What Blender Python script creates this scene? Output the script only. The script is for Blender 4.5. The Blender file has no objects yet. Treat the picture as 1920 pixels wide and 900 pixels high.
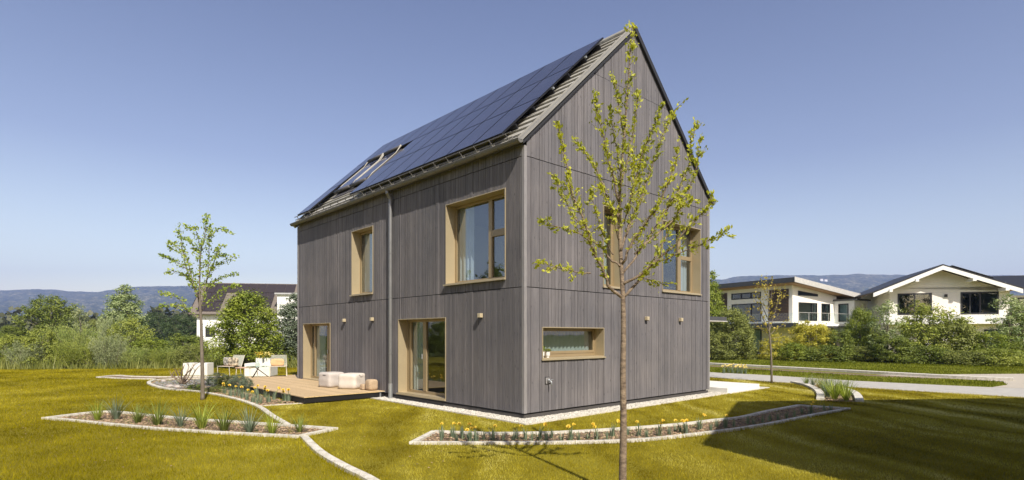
import bpy, math, random
import numpy as np
from mathutils import Vector, Matrix
PI=math.pi
C=bpy.context.scene.collection
SC=bpy.context.scene
random.seed(7)
# ------------------------------------------------------------------ camera figures
F=1048.0; CX=960.0; HZ=628.0; CZ=1.85
def gp(px,py,z=0.0):
    "point of the ground plane (height z) surveyed from the photograph"
    Y=(CZ-z)*F/(py-HZ); return ((px-CX)/F*Y, Y)
def at(px,py,Y): return ((px-CX)/F*Y, Y, CZ-(py-HZ)/F*Y)

# ------------------------------------------------------------------ materials
def newmat(name):
    m=bpy.data.materials.new(name); m.use_nodes=True
    nt=m.node_tree; nt.nodes.clear()
    out=nt.nodes.new('ShaderNodeOutputMaterial')
    return m,nt,out
def N(nt,t,**k):
    n=nt.nodes.new('ShaderNode'+t)
    for a,b in k.items():
        if a in n.inputs.keys(): n.inputs[a].default_value=b
        else: setattr(n,a,b)
    return n
def rgb(c): return (c[0],c[1],c[2],1)
def ramp(nt,stops):
    r=nt.nodes.new('ShaderNodeValToRGB')
    e=r.color_ramp.elements
    while len(e)<len(stops): e.new(0.5)
    for i,(p,c) in enumerate(stops): e[i].position=p; e[i].color=rgb(c)
    return r
def pmat(name,c,c2=None,scale=8,rough=.7,metal=0,bump=0,bscale=None,stretch=(1,1,1),island=0,spec=.5,detail=6,trans=0,coord='Object',coat=0):
    m,nt,out=newmat(name); L=nt.links
    b=N(nt,'BsdfPrincipled'); b.inputs['Roughness'].default_value=rough; b.inputs['Metallic'].default_value=metal
    b.inputs['Specular IOR Level'].default_value=spec; b.inputs['Coat Weight'].default_value=coat
    L.new(b.outputs[0],out.inputs[0])
    tc=N(nt,'TexCoord'); mp=N(nt,'Mapping'); mp.inputs['Scale'].default_value=stretch
    L.new(tc.outputs[coord],mp.inputs[0])
    nz=N(nt,'TexNoise'); nz.inputs['Scale'].default_value=scale; nz.inputs['Detail'].default_value=detail
    L.new(mp.outputs[0],nz.inputs['Vector'])
    c2=c2 or tuple(x*.82 for x in c)
    r=ramp(nt,[(.3,c2),(.7,c)]); L.new(nz.outputs[0],r.inputs[0])
    col=r.outputs[0]
    if island:
        g=N(nt,'NewGeometry'); mr=N(nt,'MapRange'); mr.inputs['To Min'].default_value=1-island; mr.inputs['To Max'].default_value=1+island
        L.new(g.outputs['Random Per Island'],mr.inputs[0])
        mx=nt.nodes.new('ShaderNodeVectorMath'); mx.operation='SCALE'
        L.new(col,mx.inputs[0]); L.new(mr.outputs[0],mx.inputs['Scale']); col=mx.outputs[0]
    L.new(col,b.inputs['Base Color'])
    if bump:
        n2=N(nt,'TexNoise'); n2.inputs['Scale'].default_value=bscale or scale*3; n2.inputs['Detail'].default_value=5
        L.new(mp.outputs[0],n2.inputs['Vector'])
        bp=N(nt,'Bump'); bp.inputs['Strength'].default_value=bump; bp.inputs['Distance'].default_value=.02
        L.new(n2.outputs[0],bp.inputs['Height']); L.new(bp.outputs[0],b.inputs['Normal'])
    return m
def leafmat(name,ca,cb,trans=.35,rough=.55,patch=.6,bright=1.0):
    "leaf: every leaf its own tone, some light passes through it"
    m,nt,out=newmat(name); L=nt.links
    g=N(nt,'NewGeometry'); tc=N(nt,'TexCoord')
    nz=N(nt,'TexNoise'); nz.inputs['Scale'].default_value=patch; nz.inputs['Detail'].default_value=3
    L.new(tc.outputs['Object'],nz.inputs['Vector'])
    ma=N(nt,'Math',operation='MULTIPLY_ADD'); ma.inputs[1].default_value=.6; L.new(g.outputs['Random Per Island'],ma.inputs[0])
    mb=N(nt,'Math',operation='MULTIPLY_ADD'); mb.inputs[1].default_value=1.6; mb.inputs[2].default_value=-.6
    L.new(nz.outputs[0],mb.inputs[0]); L.new(mb.outputs[0],ma.inputs[2])
    r=ramp(nt,[(0,tuple(x*bright for x in ca)),(1,tuple(x*bright for x in cb))]); L.new(ma.outputs[0],r.inputs[0])
    b=N(nt,'BsdfPrincipled'); b.inputs['Roughness'].default_value=rough; b.inputs['Specular IOR Level'].default_value=.35
    L.new(r.outputs[0],b.inputs['Base Color'])
    t=N(nt,'BsdfTranslucent'); 
    vm=nt.nodes.new('ShaderNodeVectorMath'); vm.operation='MULTIPLY'; vm.inputs[1].default_value=(1.15,1.2,.5)
    L.new(r.outputs[0],vm.inputs[0]); L.new(vm.outputs[0],t.inputs[0])
    mx=N(nt,'MixShader'); mx.inputs[0].default_value=trans
    L.new(b.outputs[0],mx.inputs[1]); L.new(t.outputs[0],mx.inputs[2]); L.new(mx.outputs[0],out.inputs[0])
    return m
def glassmat(name,tint=(.62,.68,.66),base=.18,gain=1):
    m,nt,out=newmat(name); L=nt.links
    f=N(nt,'LayerWeight'); f.inputs[0].default_value=.5
    pw=N(nt,'Math',operation='POWER'); pw.inputs[1].default_value=5; L.new(f.outputs['Facing'],pw.inputs[0])
    ma=N(nt,'Math',operation='MULTIPLY_ADD',use_clamp=True); ma.inputs[1].default_value=.85; ma.inputs[2].default_value=base
    L.new(pw.outputs[0],ma.inputs[0])
    t=N(nt,'BsdfTransparent'); t.inputs[0].default_value=rgb(tint)
    g=N(nt,'BsdfGlossy'); g.inputs['Roughness'].default_value=.0; g.inputs[0].default_value=(.9,.95,.97,1)
    tc=N(nt,'TexCoord'); nz=N(nt,'TexNoise'); nz.inputs['Scale'].default_value=1.1; L.new(tc.outputs['Object'],nz.inputs['Vector'])
    bp=N(nt,'Bump'); bp.inputs['Strength'].default_value=.05; bp.inputs['Distance'].default_value=.05
    L.new(nz.outputs[0],bp.inputs['Height']); L.new(bp.outputs[0],g.inputs['Normal'])
    mx=N(nt,'MixShader'); L.new(ma.outputs[0],mx.inputs[0]); L.new(t.outputs[0],mx.inputs[1]); L.new(g.outputs[0],mx.inputs[2])
    L.new(mx.outputs[0],out.inputs[0]); return m

def woodmat(name,base,dark,island=.16,knots=True):
    m,nt,out=newmat(name); L=nt.links
    b=N(nt,'BsdfPrincipled'); b.inputs['Roughness'].default_value=.75; b.inputs['Specular IOR Level'].default_value=.3
    tc=N(nt,'TexCoord'); g=N(nt,'NewGeometry')
    # offset the grain per board
    cmb=N(nt,'CombineXYZ'); 
    mu=N(nt,'Math',operation='MULTIPLY'); mu.inputs[1].default_value=37.0; L.new(g.outputs['Random Per Island'],mu.inputs[0]); L.new(mu.outputs[0],cmb.inputs[2])
    ad=nt.nodes.new('ShaderNodeVectorMath'); ad.operation='ADD'; L.new(tc.outputs['Object'],ad.inputs[0]); L.new(cmb.outputs[0],ad.inputs[1])
    mp=N(nt,'Mapping'); mp.inputs['Scale'].default_value=(34,34,1.3); L.new(ad.outputs[0],mp.inputs[0])
    nz=N(nt,'TexNoise'); nz.inputs['Scale'].default_value=1.4; nz.inputs['Detail'].default_value=7; nz.inputs['Roughness'].default_value=.65
    L.new(mp.outputs[0],nz.inputs['Vector'])
    r=ramp(nt,[(.28,dark),(.62,base),(.8,tuple(x*1.25 for x in base))]); L.new(nz.outputs[0],r.inputs[0])
    mr=N(nt,'MapRange'); mr.inputs['To Min'].default_value=1-island; mr.inputs['To Max'].default_value=1+island
    L.new(g.outputs['Random Per Island'],mr.inputs[0])
    sc=nt.nodes.new('ShaderNodeVectorMath'); sc.operation='SCALE'; L.new(r.outputs[0],sc.inputs[0]); L.new(mr.outputs[0],sc.inputs['Scale'])
    col=sc.outputs[0]
    if knots:
        mp2=N(nt,'Mapping'); mp2.inputs['Scale'].default_value=(9,9,3.2); L.new(ad.outputs[0],mp2.inputs[0])
        vo=N(nt,'TexVoronoi'); vo.inputs['Scale'].default_value=1.0; L.new(mp2.outputs[0],vo.inputs['Vector'])
        rk=ramp(nt,[(.05,(.5,.5,.5)),(.13,(1,1,1))]); L.new(vo.outputs['Distance'],rk.inputs[0])
        m2=nt.nodes.new('ShaderNodeVectorMath'); m2.operation='MULTIPLY'; L.new(col,m2.inputs[0]); L.new(rk.outputs[0],m2.inputs[1]); col=m2.outputs[0]
        # weather streaks, broad
        n3=N(nt,'TexNoise'); n3.inputs['Scale'].default_value=.7; n3.inputs['Detail'].default_value=4; L.new(tc.outputs['Object'],n3.inputs['Vector'])
        r3=ramp(nt,[(.3,(.80,.82,.85)),(.7,(1.14,1.12,1.10))]); L.new(n3.outputs[0],r3.inputs[0])
        m3=nt.nodes.new('ShaderNodeVectorMath'); m3.operation='MULTIPLY'; L.new(col,m3.inputs[0]); L.new(r3.outputs[0],m3.inputs[1]); col=m3.outputs[0]
    L.new(col,b.inputs['Base Color'])
    bp=N(nt,'Bump'); bp.inputs['Strength'].default_value=.35; bp.inputs['Distance'].default_value=.004
    L.new(nz.outputs[0],bp.inputs['Height']); L.new(bp.outputs[0],b.inputs['Normal'])
    L.new(b.outputs[0],out.inputs[0]); return m

M={}
M['wood']=woodmat('grey_stained_spruce',(.166,.156,.158),(.102,.096,.101),.13)
M['trimwood']=pmat('grey_corner_board',(.27,.255,.25),(.21,.2,.2),6,.6,stretch=(8,8,1))
M['backing']=pmat('black_membrane',(.012,.012,.014),None,5,.9)
M['bronze']=pmat('champagne_metal',(.47,.39,.25),(.43,.355,.225),1.5,.42,.35)
M['frame']=pmat('bronze_window_frame',(.34,.26,.15),(.30,.23,.13),2,.45,.3)
M['framedark']=pmat('dark_window_frame',(.02,.02,.022),None,4,.5)
M['glass']=glassmat('window_glass')
M['glasssky']=glassmat('upper_window_glass',(.66,.73,.76),base=.24)
M['glassgrey']=glassmat('neighbour_glass',(.46,.57,.58),.12,1)
M['balglass']=glassmat('balustrade_glass',(.86,.93,.91),.08,1)
M['curtain']=pmat('sheer_curtain',(.62,.66,.68),(.54,.58,.60),3,.9)
M['room']=pmat('room_wall',(.55,.52,.47),None,1,.9)
M['roomfloor']=pmat('room_floor',(.35,.24,.14),None,4,.6)
M['gutter']=pmat('grey_beige_metal',(.28,.27,.24),(.24,.23,.205),2,.5,.1)
M['guttermetal']=pmat('shade_darkened_gutter_metal',(.17,.16,.145),(.13,.125,.11),2,.5,.15)  # the gutter's own shade put into a darker tone of the roof metal
M['pipe']=pmat('downpipe_metal',(.25,.25,.25),(.2,.2,.2),3,.4,.5)
M['tile']=pmat('pale_grey_roof_tile',(.40,.385,.34),(.30,.285,.25),5,.7,bump=.3,island=.1)
M['roofdark']=pmat('dark_roof_edge',(.02,.02,.022),None,4,.6)
M['pv']=None
M['pvframe']=pmat('black_panel_frame',(.008,.008,.01),None,4,.4)
M['rubber']=pmat('grey_rubber',(.085,.08,.08),None,6,.6)
M['cream']=pmat('cream_cover',(.40,.38,.32),(.32,.30,.26),6,.5)
M['lamp']=pmat('brass_lamp',(.62,.52,.34),(.55,.46,.3),3,.4,.3)
M['plinth']=pmat('plinth_metal',(.075,.068,.064),(.06,.055,.05),3,.6)
M['deck']=woodmat('larch_deck_boards',(.55,.41,.24),(.43,.31,.175),.1,False)
M['deckedge']=pmat('board_ends',(.60,.45,.22),(.5,.36,.18),30,.7)
M['black']=pmat('black_metal',(.01,.01,.011),None,5,.5)
M['zinc']=pmat('zinc_bracket',(.42,.44,.45),None,5,.4,.6)
M['concrete']=pmat('pale_concrete',(.62,.59,.52),(.44,.42,.36),14,.85,bump=.3,bscale=60)
M['kerb']=pmat('pale_kerb_stone',(.70,.665,.58),(.46,.43,.36),9,.85,bump=.4,bscale=50)
M['whiteblock']=pmat('white_concrete_block',(.78,.76,.70),(.68,.66,.6),5,.8,bump=.1)
M['pebble']=pmat('white_pebbles',(.62,.59,.52),(.40,.37,.31),40,.8,island=.3)
M['gravelbase']=pmat('pebble_bed',(.25,.23,.19),(.12,.11,.09),60,.95)
M['soil']=pmat('bark_mulch_soil',(.26,.185,.115),(.12,.08,.05),22,.95,bump=1,bscale=60)
M['chip']=pmat('bark_chips',(.40,.29,.18),(.20,.13,.08),30,.9,island=.5)
M['slate']=pmat('grey_slate_chips',(.25,.25,.25),(.13,.13,.135),30,.8,island=.45)
M['slatebase']=pmat('slate_grit',(.22,.21,.2),(.12,.115,.11),50,.95,bump=.8)
M['rock']=pmat('pale_rock',(.5,.46,.42),(.22,.17,.15),9,.85,bump=.6)
M['bark']=pmat('young_bark',(.31,.235,.16),(.10,.07,.05),15,.85,bump=.7,bscale=50,stretch=(1,1,2.2))
M['bark2']=pmat('grey_bark',(.19,.16,.12),(.11,.09,.07),12,.85,bump=.5,stretch=(1,1,.3))
M['fabric']=pmat('cream_canvas',(.62,.57,.50),(.55,.5,.44),4,.9,bump=.25,bscale=9)
M['fabricgrey']=pmat('pale_grey_canvas',(.50,.46,.42),(.44,.4,.37),4,.9,bump=.25,bscale=9)
M['wicker']=pmat('pale_wicker',(.50,.38,.25),(.36,.26,.16),40,.85,bump=.7,bscale=90)
M['cushion_tan']=pmat('tan_cushion_cloth',(.62,.43,.22),(.52,.35,.18),8,.9)
M['cushion_pat']=pmat('patterned_cushion_cloth',(.72,.62,.44),(.03,.028,.028),9,.9,detail=1)
M['cushion_dark']=pmat('dark_patterned_cloth',(.5,.48,.42),(.02,.02,.024),12,.9,detail=1)
M['whitemetal']=pmat('cream_painted_metal',(.68,.64,.53),None,4,.45)
M['rope']=pmat('pale_woven_rope',(.5,.51,.42),(.36,.38,.32),30,.8)
M['seatwood']=pmat('pinkish_seat_wood',(.62,.42,.28),(.5,.33,.22),9,.7)
M['render']=pmat('cream_house_render',(.86,.82,.73),(.81,.77,.68),2,.9)
M['renderwhite']=pmat('white_house_render',(.84,.83,.80),(.78,.77,.73),1.5,.9)
M['rendergrey']=pmat('grey_house_render',(.42,.42,.42),(.36,.36,.37),1.5,.9)
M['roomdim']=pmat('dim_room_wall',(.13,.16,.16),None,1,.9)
M['soffit']=pmat('oak_soffit_boards',(.34,.20,.085),(.26,.15,.06),2,.7,stretch=(1,12,1))
M['louvre']=pmat('brown_louvre_slats',(.12,.07,.035),(.08,.045,.025),5,.7)
M['steel']=pmat('dark_steel_edge',(.09,.09,.095),None,4,.5,.3)
M['lightsteel']=pmat('light_steel_edge',(.60,.58,.54),None,4,.5,.2)
M['browntile']=pmat('brown_grey_roof_tiles',(.20,.17,.14),(.11,.09,.075),6,.85,stretch=(1,1,6))
M['brownpv']=pmat('brown_black_panels',(.045,.036,.036),(.035,.028,.03),3,.35)
M['terracotta_white']=pmat('white_glazed_pot',(.78,.77,.73),None,6,.5)
M['yellow']=leafmat('yellow_petals',(.85,.55,.04),(.9,.72,.14),.3,patch=5)
M['paleyellow']=leafmat('pale_yellow_petals',(.85,.66,.20),(.9,.78,.35),.3,patch=5)
# leaf kinds
LM={}
LM['fore']=leafmat('spring_leaves_yellow_green',(.22,.25,.025),(.56,.55,.075),.45,patch=1.6,bright=1.2)
LM['pale']=leafmat('pale_maple_leaves',(.16,.24,.04),(.42,.48,.12),.4,patch=1.2,bright=1.2)
LM['willow']=leafmat('willow_leaves',(.105,.145,.030),(.27,.29,.085),.2,patch=.7,bright=1.55)
LM['willowgrey']=leafmat('grey_willow_leaves',(.12,.15,.065),(.30,.32,.17),.2,patch=.7,bright=1.45)
LM['scrub']=leafmat('scrub_leaves',(.095,.125,.018),(.25,.27,.045),.2,patch=.8,bright=1.45)
LM['green']=leafmat('mid_green_leaves',(.05,.078,.012),(.18,.21,.032),.18,patch=.9,bright=1.3)
LM['bright']=leafmat('bright_green_leaves',(.075,.115,.012),(.26,.30,.035),.22,patch=1,bright=1.2)
LM['dark']=leafmat('dark_green_leaves',(.022,.038,.014),(.075,.11,.035),.2,patch=.8,bright=1.3)
LM['birch']=leafmat('birch_leaves',(.10,.15,.05),(.34,.38,.18),.25,patch=1,bright=1.35)
LM['gold']=leafmat('golden_leaves',(.20,.19,.02),(.60,.54,.09),.4,patch=1.3,bright=1.25)
LM['autumn']=leafmat('sparse_tawny_leaves',(.22,.19,.035),(.50,.40,.07),.4,patch=1.5,bright=1.15)
LM['olive']=leafmat('olive_green_leaves',(.07,.085,.018),(.22,.24,.055),.18,patch=.9,bright=1.35)
LM['grey']=leafmat('grey_green_leaves',(.07,.09,.06),(.2,.24,.16),.25,patch=3,bright=1.3)
LM['tuft']=leafmat('green_blades',(.08,.12,.02),(.36,.42,.11),.35,patch=4)
LM['tuftblue']=leafmat('blue_green_blades',(.08,.12,.08),(.32,.38,.26),.3,patch=4)
LM['tuftlime']=leafmat('lime_blades',(.15,.22,.02),(.55,.60,.12),.4,patch=4)
LM['straw']=leafmat('straw_blades',(.2,.17,.06),(.5,.42,.18),.35,patch=4)
LM['wood_far']=leafmat('far_wood_foliage',(.030,.045,.016),(.105,.105,.04),.15,patch=.02)
LM['reed']=leafmat('tall_meadow_blades',(.12,.15,.03),(.33,.33,.09),.35,patch=.6)

def pvmat():
    m,nt,out=newmat('dark_blue_solar_cells'); L=nt.links
    b=N(nt,'BsdfPrincipled'); b.inputs['Roughness'].default_value=.22; b.inputs['Coat Weight'].default_value=.4; b.inputs['Coat Roughness'].default_value=.08
    b.inputs['Specular IOR Level'].default_value=.55
    tc=N(nt,'TexCoord'); nz=N(nt,'TexNoise'); nz.inputs['Scale'].default_value=.8; L.new(tc.outputs['Object'],nz.inputs['Vector'])
    g=N(nt,'NewGeometry')
    r=ramp(nt,[(.3,(.028,.026,.042)),(.7,(.040,.037,.058))]); L.new(nz.outputs[0],r.inputs[0]); L.new(r.outputs[0],b.inputs['Base Color'])
    L.new(b.outputs[0],out.inputs[0]); return m
M['pv']=pvmat()

# ------------------------------------------------------------------ mesh helpers
class MB:
    def __init__(s): s.v=[]; s.f=[]
    def add(s,vs,fs):
        o=len(s.v); s.v+= [tuple(p) for p in vs]; s.f+=[tuple(i+o for i in f) for f in fs]; return s
    def hexa(s,p): # 8 points: bottom 4 ccw, top 4 ccw
        return s.add(p,[(3,2,1,0),(4,5,6,7),(0,1,5,4),(1,2,6,5),(2,3,7,6),(3,0,4,7)])
    def box(s,x0,x1,y0,y1,z0,z1):
        return s.hexa([(x0,y0,z0),(x1,y0,z0),(x1,y1,z0),(x0,y1,z0),(x0,y0,z1),(x1,y0,z1),(x1,y1,z1),(x0,y1,z1)])
    def prism(s,poly,z0,z1):
        n=len(poly); a=sum(poly[i][0]*poly[(i+1)%n][1]-poly[(i+1)%n][0]*poly[i][1] for i in range(n))
        if a<0: poly=poly[::-1]
        return s.add([(p[0],p[1],z0) for p in poly]+[(p[0],p[1],z1) for p in poly],
            [tuple(range(n-1,-1,-1)),tuple(range(n,2*n))]+[(i,(i+1)%n,n+(i+1)%n,n+i) for i in range(n)])
    def tube(s,pts,rad,n=8,caps=True):
        pts=[Vector(p) for p in pts]
        if not hasattr(rad,'__len__'): rad=[rad]*len(pts)
        vs=[];ref=None
        for i,p in enumerate(pts):
            d=(pts[min(i+1,len(pts)-1)]-pts[max(i-1,0)]); 
            if d.length<1e-9: d=Vector((0,0,1))
            d.normalize()
            if ref is None: ref=d.orthogonal().normalized()
            else:
                ref=(ref-d*ref.dot(d)); ref= ref.normalized() if ref.length>1e-6 else d.orthogonal().normalized()
            b=d.cross(ref)
            for k in range(n):
                a=2*PI*k/n; vs.append(p+(ref*math.cos(a)+b*math.sin(a))*rad[i])
        fs=[(i*n+k,i*n+(k+1)%n,(i+1)*n+(k+1)%n,(i+1)*n+k) for i in range(len(pts)-1) for k in range(n)]
        if caps: fs+=[tuple(range(n-1,-1,-1)),tuple((len(pts)-1)*n+k for k in range(n))]
        return s.add(vs,fs)
    def lathe(s,prof,n=20,c=(0,0,0)):
        vs=[(c[0]+r*math.cos(2*PI*k/n),c[1]+r*math.sin(2*PI*k/n),c[2]+z) for r,z in prof for k in range(n)]
        m=len(prof)
        fs=[(i*n+k,i*n+(k+1)%n,(i+1)*n+(k+1)%n,(i+1)*n+k) for i in range(m-1) for k in range(n)]
        fs+=[tuple(range(n-1,-1,-1)),tuple((m-1)*n+k for k in range(n))]
        return s.add(vs,fs)
    def build(s,name,mat,parent=None,smooth=False,bevel=0):
        me=bpy.data.meshes.new(name); me.from_pydata(s.v,[],s.f)
        return link(name,me,mat,parent,smooth,bevel)
def link(name,me,mat,parent=None,smooth=False,bevel=0):
    if mat and not len(me.materials): me.materials.append(mat)
    me.update()
    if smooth: me.polygons.foreach_set('use_smooth',[True]*len(me.polygons))
    o=bpy.data.objects.new(name,me); C.objects.link(o)
    if parent: o.parent=parent
    if bevel:
        b=o.modifiers.new('b','BEVEL'); b.width=bevel; b.segments=2; b.limit_method='ANGLE'
    return o
def npmesh(name,V,FQ):
    "V (n,3) array, FQ (m,k) index array"
    me=bpy.data.meshes.new(name); V=np.asarray(V,dtype=np.float32); FQ=np.asarray(FQ,dtype=np.int32)
    m,k=FQ.shape
    me.vertices.add(len(V)); me.vertices.foreach_set('co',V.ravel())
    me.loops.add(m*k); me.loops.foreach_set('vertex_index',FQ.ravel())
    me.polygons.add(m); me.polygons.foreach_set('loop_start',np.arange(0,m*k,k,dtype=np.int32))
    me.polygons.foreach_set('loop_total',np.full(m,k,dtype=np.int32))
    me.update(calc_edges=True); return me
def empty(name,loc,rz=0):
    o=bpy.data.objects.new(name,None); C.objects.link(o); o.location=loc; o.rotation_euler=(0,0,rz); o.empty_display_size=.2; return o
def tag(o,label=None,cat=None,group=None,kind=None):
    if label: o['label']=label
    if cat: o['category']=cat
    if group: o['group']=group
    if kind: o['kind']=kind
    return o
def copy_tree(o,parent=None):
    c=o.copy(); C.objects.link(c); c.parent=parent
    for ch in list(o.children): copy_tree(ch,c)
    return c
ORD=['first','second','third','fourth','fifth','sixth','seventh','eighth','ninth','tenth','eleventh','twelfth','thirteenth','fourteenth','fifteenth','sixteenth','seventeenth','eighteenth','nineteenth','twentieth']
ORD+=['twenty-'+x for x in ORD[:9]]+['thirtieth']+['thirty-'+x for x in ORD[:9]]+['fortieth']+['forty-'+x for x in ORD[:9]]

# ------------------------------------------------------------------ the grey house: local x along the gable wall, y along the eaves wall
HP=Vector((.2675,12.19,0)); HA=math.atan2(.6774,.7356)
def hw(x,y):  # house local -> world
    c,s=math.cos(HA),math.sin(HA); return (HP.x+c*x-s*y, HP.y+s*x+c*y)
def wh(X,Y):
    c,s=math.cos(HA),math.sin(HA); X-=HP.x; Y-=HP.y; return (c*X+s*Y,-s*X+c*Y)
W=8.06; LN=12.42
house=empty('grey_house',HP,HA)
tag(house,'large two storey house clad in grey vertical timber with solar panels on its steep roof','house')
ZB=.14; A=math.atan(3.95/4.15); SA,CA=math.sin(A),math.cos(A); TL=4.15/CA
def rooft(x): # outer roof surface height at local x
    return 6.1+math.tan(A)*(x+.12) if x<4.03 else 6.1+math.tan(A)*(8.18-x)
LW=[(.58,2.86,3.13,5.17),(6.62,8.01,3.13,5.19),(9.6,11.9,.22,2.27),(2.86,5.16,.2,2.3)]   # openings eaves wall (y0,y1,z0,z1)
RW=[(.53,2.75,1.31,2.03),(2.72,3.50,3.07,5.11),(5.4,7.52,3.1,5.11)]
def facade(openings,length,top,P,seed,wmin,wmax,dmin,dmax):
    "boards laid side by side; P(a,depth_out,z)->local point"
    rnd=random.Random(seed); br=sorted(set([0.05,length-.05]+[e for o in openings for e in o[:2]]))
    mb=MB()
    levels=[ZB,2.892,2.910,5.750,5.768,8.295,8.305,20]
    for a0,a1 in zip(br,br[1:]):
        if a1-a0<.02: continue
        pos=[a0]
        while pos[-1]<a1-wmax: pos.append(pos[-1]+rnd.uniform(wmin,wmax))
        if a1-pos[-1]<wmin*.6 and len(pos)>1: pos[-1]=a1
        else: pos.append(a1)
        for b0,b1 in zip(pos,pos[1:]):
            mid=(b0+b1)/2; g=.0045; x0=b0+g; x1=b1-g
            dd=rnd.uniform(dmin,dmax)+(.008 if rnd.random()<.22 and dmin<.0206 else 0)
            t0=top(x0)-.0; t1=top(x1)
            for k in range(0,8,2):
                segs=[(levels[k],levels[k+1])]
                for (o0,o1,z0,z1) in openings:
                    if o0<mid<o1:
                        ns=[]
                        for s0,s1 in segs:
                            if z1<=s0 or z0>=s1: ns.append((s0,s1)); continue
                            if z0>s0: ns.append((s0,z0))
                            if z1<s1: ns.append((z1,s1))
                        segs=ns
                for s0,s1 in segs:
                    u0=min(s1,t0); u1=min(s1,t1)
                    if u0-s0<.01 or u1-s0<.01: continue
                    mb.hexa([P(x0,-.003,s0),P(x1,-.003,s0),P(x1,dd,s0),P(x0,dd,s0),P(x0,-.003,u0),P(x1,-.003,u1),P(x1,dd,u1),P(x0,dd,u0)])
    return mb
# NB winding of the hexa does not matter for closed boards with P mirrored
facade(LW,LN,lambda a:6.08,lambda a,d,z:(-d,a,z),3,.05,.12,.0205,.0265).build('eaves_wall_cladding',M['wood'],house)
facade(RW,W,lambda a:rooft(a)-.125,lambda a,d,z:(a,-d,z),5,.085,.15,.02,.025).build('gable_wall_cladding',M['wood'],house)
def holes(u0,u1,z0,z1,ops):
    us=sorted(set([u0,u1]+[e for o in ops for e in o[:2]])); zs=sorted(set([z0,z1]+[e for o in ops for e in o[2:]]))
    for a,b in zip(us,us[1:]):
        run=None
        for c,d in zip(zs,zs[1:]):
            m=((a+b)/2,(c+d)/2)
            hit=any(o[0]<m[0]<o[1] and o[2]<m[1]<o[3] for o in ops)
            if hit:
                if run: yield (a,b,run[0],run[1]); run=None
            else: run=(run[0],d) if run else (c,d)
        if run: yield (a,b,run[0],run[1])
mb=MB()
for a,b,c,d in holes(.0,LN,ZB+.02,5.98,LW): mb.box(.0,.3,a,b,c,d)
for a,b,c,d in holes(.3,W,ZB+.02,5.98,RW): mb.box(a,b,.0,.3,c,d)
mb.box(W-.3,W,.3,LN,ZB,5.98); mb.box(.3,W-.3,LN-.3,LN,ZB,5.98)
mb.prism([(0,5.98),(W,5.98),(4.03,rooft(4.03)-.13)],0,.25)
n0=len(mb.v)-6
for i in range(n0,len(mb.v)): x,y,z=mb.v[i]; mb.v[i]=(x,z,y)
for i in range(n0,n0+6): 
    x,y,z=mb.v[i]; mb.v.append((x,LN-y,z))
mb.f+=[(n0+6,n0+7,n0+8),(n0+9,n0+10,n0+11)]+[(n0+6,n0+7,n0+10,n0+9),(n0+7,n0+8,n0+11,n0+10),(n0+8,n0+6,n0+9,n0+11)]
mb.build('wall_core',M['backing'],house)
# far walls clad too
mb=MB(); rnd=random.Random(8)
y=0.05
while y<LN-.1:
    w=rnd.uniform(.09,.14); mb.box(W+.003,W+rnd.uniform(.018,.03),y,min(y+w-.007,LN),ZB,5.95); y+=w
x=.02
while x<W-.05:
    w=rnd.uniform(.09,.14); x1=min(x+w-.007,W)
    mb.hexa([(x,LN+.003,ZB),(x1,LN+.003,ZB),(x1,LN+.025,ZB),(x,LN+.025,ZB),(x,LN+.003,rooft(x)-.12),(x1,LN+.003,rooft(x1)-.12),(x1,LN+.025,rooft(x1)-.12),(x,LN+.025,rooft(x)-.12)]); x+=w
mb.build('rear_cladding',M['wood'],house)
# corner boards
mb=MB(); mb.box(-.034,.045,-.034,-.004,ZB-.004,5.98); mb.box(-.034,-.004,-.002,.045,ZB-.004,5.98); mb.build('corner_board',M['trimwood'],house)
mb=MB(); mb.box(W-.045,W+.034,-.034,-.004,ZB-.004,5.9); mb.build('corner_board',M['trimwood'],house)
mb=MB(); mb.box(-.034,-.004,LN-.045,LN+.03,ZB-.004,5.98); mb.build('corner_board',M['trimwood'],house)
# plinth
mb=MB(); mb.box(.05,W-.05,.05,LN-.05,-.2,ZB-.004); mb.box(-.002,.048,.012,LN-.012,.03,.10); mb.box(.0,W-.012,-.002,.048,.03,.10)
mb.build('plinth',M['plinth'],house)
# rooms
mb=MB()
for z0 in (.18,2.86,5.62):
    mb.box(.31,W-.31,.31,LN-.31,z0-.06,z0)
mb.build('floor_slab',M['roomfloor'],house)
mb=MB(); mb.box(3.9,4.0,.31,LN-.31,.2,5.5); mb.box(.31,3.88,5.8,5.9,.2,5.5); mb.box(4.02,W-.31,4.6,4.7,.2,5.5)
mb.box(.31,W-.31,.31,LN-.31,2.72,2.79); mb.box(.31,W-.31,.31,LN-.31,5.48,5.55)
mb.build('inner_wall',M['room'],house)
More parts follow.
